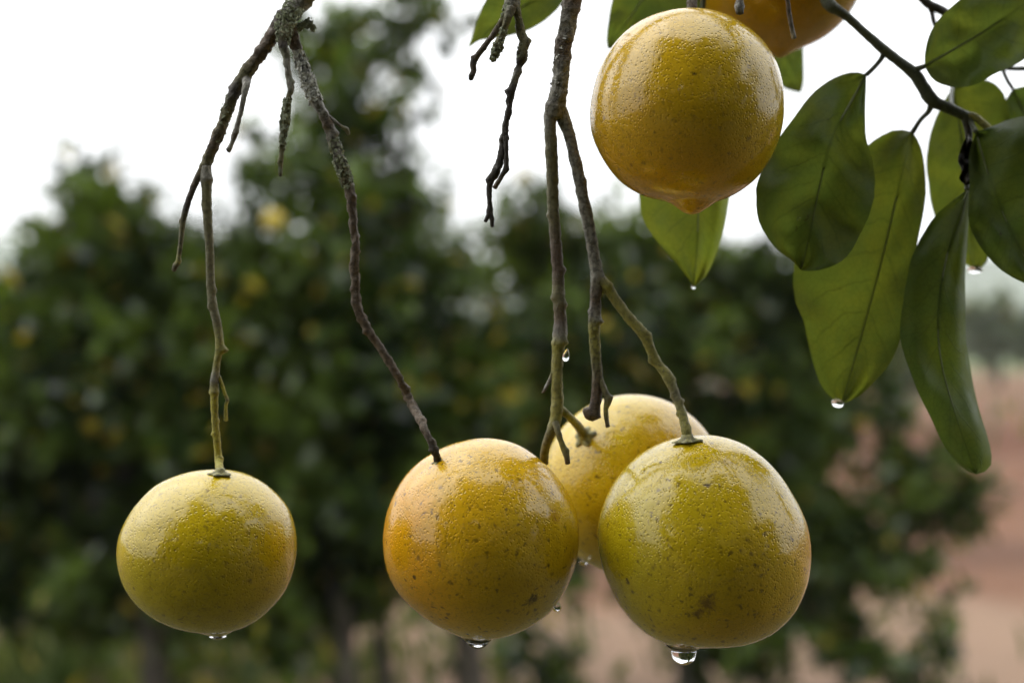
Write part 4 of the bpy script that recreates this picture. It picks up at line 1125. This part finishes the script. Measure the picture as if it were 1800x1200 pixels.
# --- the branch that carries the two high oranges: stalks and leaves mostly above the picture
b5 = empty('branch', P(1217, -40, 0.615))
tag(b5, 'stubby twigs above the two high oranges, with leaves showing round them', 'branch', 'hanging branches')
twig('stem', b5, [(1330, -380, 17, GREY, 0.68), (1290, -260, 15, GREY, 0.66), (1250, -130, 13, GREY, 0.64), (1222, -40, 10, BROWN, 0.62), (1217, 0, 9, BROWN, 0.605), (1214, 26, 9, BROWN, top5.y)], 'bark', 61.0, (), 0.12)
twig('twig', b5, [(1290, -260, 10, GREY, 0.66), (1298, -120, 8, GREY, 0.60), (1300, -20, 7, BROWN, 0.585), (1300, 12, 8, PALE, 0.583), (1300, 25, 6.5, DARK, 0.583)], 'bark', 62.0, [(0.93, 0.2, 0.3, 0.7)], 0.16)
twig('twig', b5, [(1290, -260, 9, GREY, 0.66), (1360, -120, 5, BROWN, 0.61), (1381, -20, 4, BROWN, 0.60), (1388, 30, 4.2, BROWN, 0.60), (1396, 68, 4.4, GREY, 0.60)], 'bark', 63.0, (), 0.12)
twig('twig', b5, [(1330, -380, 12, GREY, 0.68), (1366, -300, 10, BROWN, 0.70), (1370, -225, 9, BROWN, top6.y)], 'bark', 64.0, (), 0.12)
for pts in ([(1250, -130, 5, DKGREEN, 0.64), (1220, -110, 4.5, DKGREEN, 0.69), (1195, -85, 4.5, DKGREEN, 0.72)], [(1250, -130, 5, DKGREEN, 0.64), (1240, -20, 4.5, DKGREEN, 0.66), (1222, 105, 4, DKGREEN, 0.665)],
            [(1360, -120, 5, DKGREEN, 0.61), (1330, -60, 4, DKGREEN, 0.70), (1318, 15, 4, DKGREEN, 0.775)]):
    twig('petiole', b5, pts, 'green_bark', 70.0 + pts[0][0], (), 0.04, step=0.0012)
big_leaf(b5, [(1195, -85), (1130, -90), (1092, -55), (1076, 0), (1068, 45), (1066, 72), (1068, 86)], [(1195, -85), (1150, -30), (1105, 35), (1068, 86)], [(1195, -85), (1235, -30), (1225, 40), (1170, 80), (1110, 85), (1068, 86)], 'leaf', 0.72, 0.70, 0.2, 0.12, 19.0)
big_leaf(b5, [(1222, 105), (1160, 170), (1128, 260), (1122, 330), (1130, 385), (1160, 430), (1195, 470), (1220, 504)], [(1222, 105), (1222, 220), (1228, 350), (1225, 430), (1220, 504)], [(1222, 105), (1280, 190), (1292, 290), (1282, 350), (1272, 405), (1258, 450), (1240, 486), (1220, 504)], 'bright_leaf', 0.665, 0.655, -0.35, 0.14, 21.0, edge=(0.0, -0.9))
big_leaf(b5, [(1318, 15), (1322, 60), (1345, 115), (1372, 150), (1390, 160), (1408, 164)], [(1318, 15), (1360, 60), (1390, 110), (1408, 164)], [(1318, 15), (1375, 20), (1408, 60), (1413, 110), (1413, 145), (1408, 164)], 'leaf', 0.775, 0.77, 0.2, 0.08, 23.0)

# ------------------------------------------------------------------ water drops
def drop(label, px, py, d, prof, tilt=0.0, group='hanging water drops', flat=1.0):
    """prof: (radius px, y px offset) from top to bottom; lathe about the vertical"""
    k = d / FPX
    n = 28
    S = catmull([(r * k, 0, -y * k) for r, y in prof], 0.00035)
    verts, faces = [], []
    for s in S:
        for i in range(n):
            a = 2 * math.pi * i / n
            r = max(s[0], 1e-6)
            verts.append((math.cos(a) * r, math.sin(a) * r * flat, s[2]))
    m = len(S)
    for j in range(m - 1):
        for i in range(n):
            faces.append((j * n + (i + 1) % n, j * n + i, (j + 1) * n + i, (j + 1) * n + (i + 1) % n))
    faces.append(tuple(range(n)))
    faces.append(tuple((m - 1) * n + i for i in reversed(range(n))))
    me = bpy.data.meshes.new('water_drop'); me.from_pydata(verts, [], faces)
    o = link_mesh('water_drop', me, MAT['water'])
    o.location = P(px, py, d)
    o.rotation_euler = (0, tilt, 0)
    tag(o, label, 'drop', group)
    return o


def bottom_depth(key):
    root, bvh, c = FRUIT[key]
    return c.y
drop('large clear water drop hanging under the scarred greenish orange', 1202, 1126, D0, [(0, 0), (22, 1), (33, 6), (28, 11), (23, 15), (21.5, 22), (19.5, 30), (14, 37), (7, 41), (0.0, 42)])
drop('wide shallow water drop clinging under the orange flushed fruit', 840, 1108, D0, [(0, 0), (24, 2), (32, 8), (26, 14), (20, 20), (15, 26), (8, 30), (0, 31)])
drop('tiny bright water drop on the right flank of the orange flushed fruit', 974, 1055, D0, [(0, 0), (4, 2), (7, 8), (8, 13), (6, 18), (0, 21)], -0.4)
drop('tiny water drop under the yellow orange behind the pair', 1025, 984, 0.66, [(0, 0), (6, 2), (7, 5), (4, 8), (0, 9)])
drop('thin water film bead on the nipple of the small olive orange', 383, 1112, D0, [(0, 0), (10, 2), (15, 6), (10, 9), (4, 11), (0, 11.5)])
drop('water drop at the tip of the long light green leaf', 1474, 700, 0.633, [(0, 0), (7, 2), (11, 8), (9, 13), (5, 15.5), (0, 16)], 0.25)
drop('small water drop at the tip of the leaf under the golden orange', 1219, 500, 0.655, [(0, 0), (2, 1), (3.4, 4), (2.6, 7), (0, 8)])
drop('water drop sliding down the knuckle of the central green twig', 997, 612, 0.598, [(0, 0), (3, 3), (5.5, 10), (6, 16), (4.5, 21), (0, 24)], 0.15)
drop('flat water drop at the leaf tip above the hill', 1714, 466, 0.69, [(0, 0), (8, 2), (13, 8), (10, 13), (0, 15)])

drop('tiny bright bead of water on the broad leaf beside the golden orange', 1404, 381, 0.612, [(0, 0), (2, 1), (3.2, 4), (2.4, 7), (0, 8)])

# ------------------------------------------------------------------ oranges on the trees behind
def far_oranges():
    spots = [(480, 388, 5.0, 'high in the tall tree between the arms of the forked branch'), (675, 520, 5.25, 'in the tall tree right of the long brown twig'),
             (465, 788, 5.2, 'low in the tall tree, upper one of a close pair'), (500, 826, 5.26, 'low in the tall tree, lower one of a close pair'),
             (572, 702, 5.15, 'in the tall tree left of the slanting brown twig'), (430, 605, 5.15, 'in the tall tree beside the green twig'),
             (12, 925, 5.55, 'low at the left frame edge'), (172, 672, 5.4, 'in the left tree, upper one of two'), (190, 722, 5.45, 'in the left tree, lower one of two'),
             (1062, 574, 6.0, 'between the arms of the central fork'), (345, 672, 5.5, 'left of the green twig near its knuckle'), (925, 690, 6.0, 'left of the central twig')]
    m = plain_material('distant_orange_peel', (0.37, 0.275, 0.022), 0.35, 0.15, 20.0)
    n, nt = 20, 14
    verts, faces = [], []
    for i in range(nt + 1):
        t = math.pi * i / nt
        for j in range(n):
            a = 2 * math.pi * j / n
            r = 0.040 * (1 + 0.03 * math.cos(3 * a) * math.sin(t) + 0.08 * max(0, -math.cos(t)) ** 30)
            verts.append((r * math.sin(t) * math.cos(a), r * math.sin(t) * math.sin(a), r * math.cos(t)))
    for i in range(nt):
        for j in range(n):
            faces.append((i * n + j, (i + 1) * n + j, (i + 1) * n + (j + 1) % n, i * n + (j + 1) % n))
    me = bpy.data.meshes.new('orange'); me.from_pydata(verts, [], faces)
    me.materials.append(m); me.polygons.foreach_set('use_smooth', [True] * len(me.polygons))
    for (px, py, d, w) in spots:
        o = bpy.data.objects.new('orange', me); COL.objects.link(o)
        o.location = P(px, py, d)
        s = 0.9 + 0.25 * random.Random(px).random()
        o.scale = (s, s, s * 0.97)
        tag(o, 'blurred yellow orange ' + w, 'orange', 'blurred oranges on the trees behind')
far_oranges()


# ------------------------------------------------------------------ damp air between the orchard and the hills
def haze():
    x0, x1, y0, y1, z0, z1 = -420.0, 420.0, -70.0, 440.0, -2.5, 40.0
    v = [(x, y, z) for z in (z0, z1) for y in (y0, y1) for x in (x0, x1)]
    f = [(0, 2, 3, 1), (4, 5, 7, 6), (0, 1, 5, 4), (2, 6, 7, 3), (0, 4, 6, 2), (1, 3, 7, 5)]
    me = bpy.data.meshes.new('haze'); me.from_pydata(v, [], f)
    m, ns, ln, out = new_mat('damp_air')
    pv = ns.new('ShaderNodeVolumePrincipled')
    pv.inputs['Color'].default_value = (0.93, 0.96, 1.0, 1)
    pv.inputs['Density'].default_value = 0.0006
    ln.new(pv.outputs[0], out.inputs['Volume'])
    o = link_mesh('haze', me, m, smooth=False)
    tag(o, 'thin damp haze over the orchard', None, None, 'stuff')
haze()
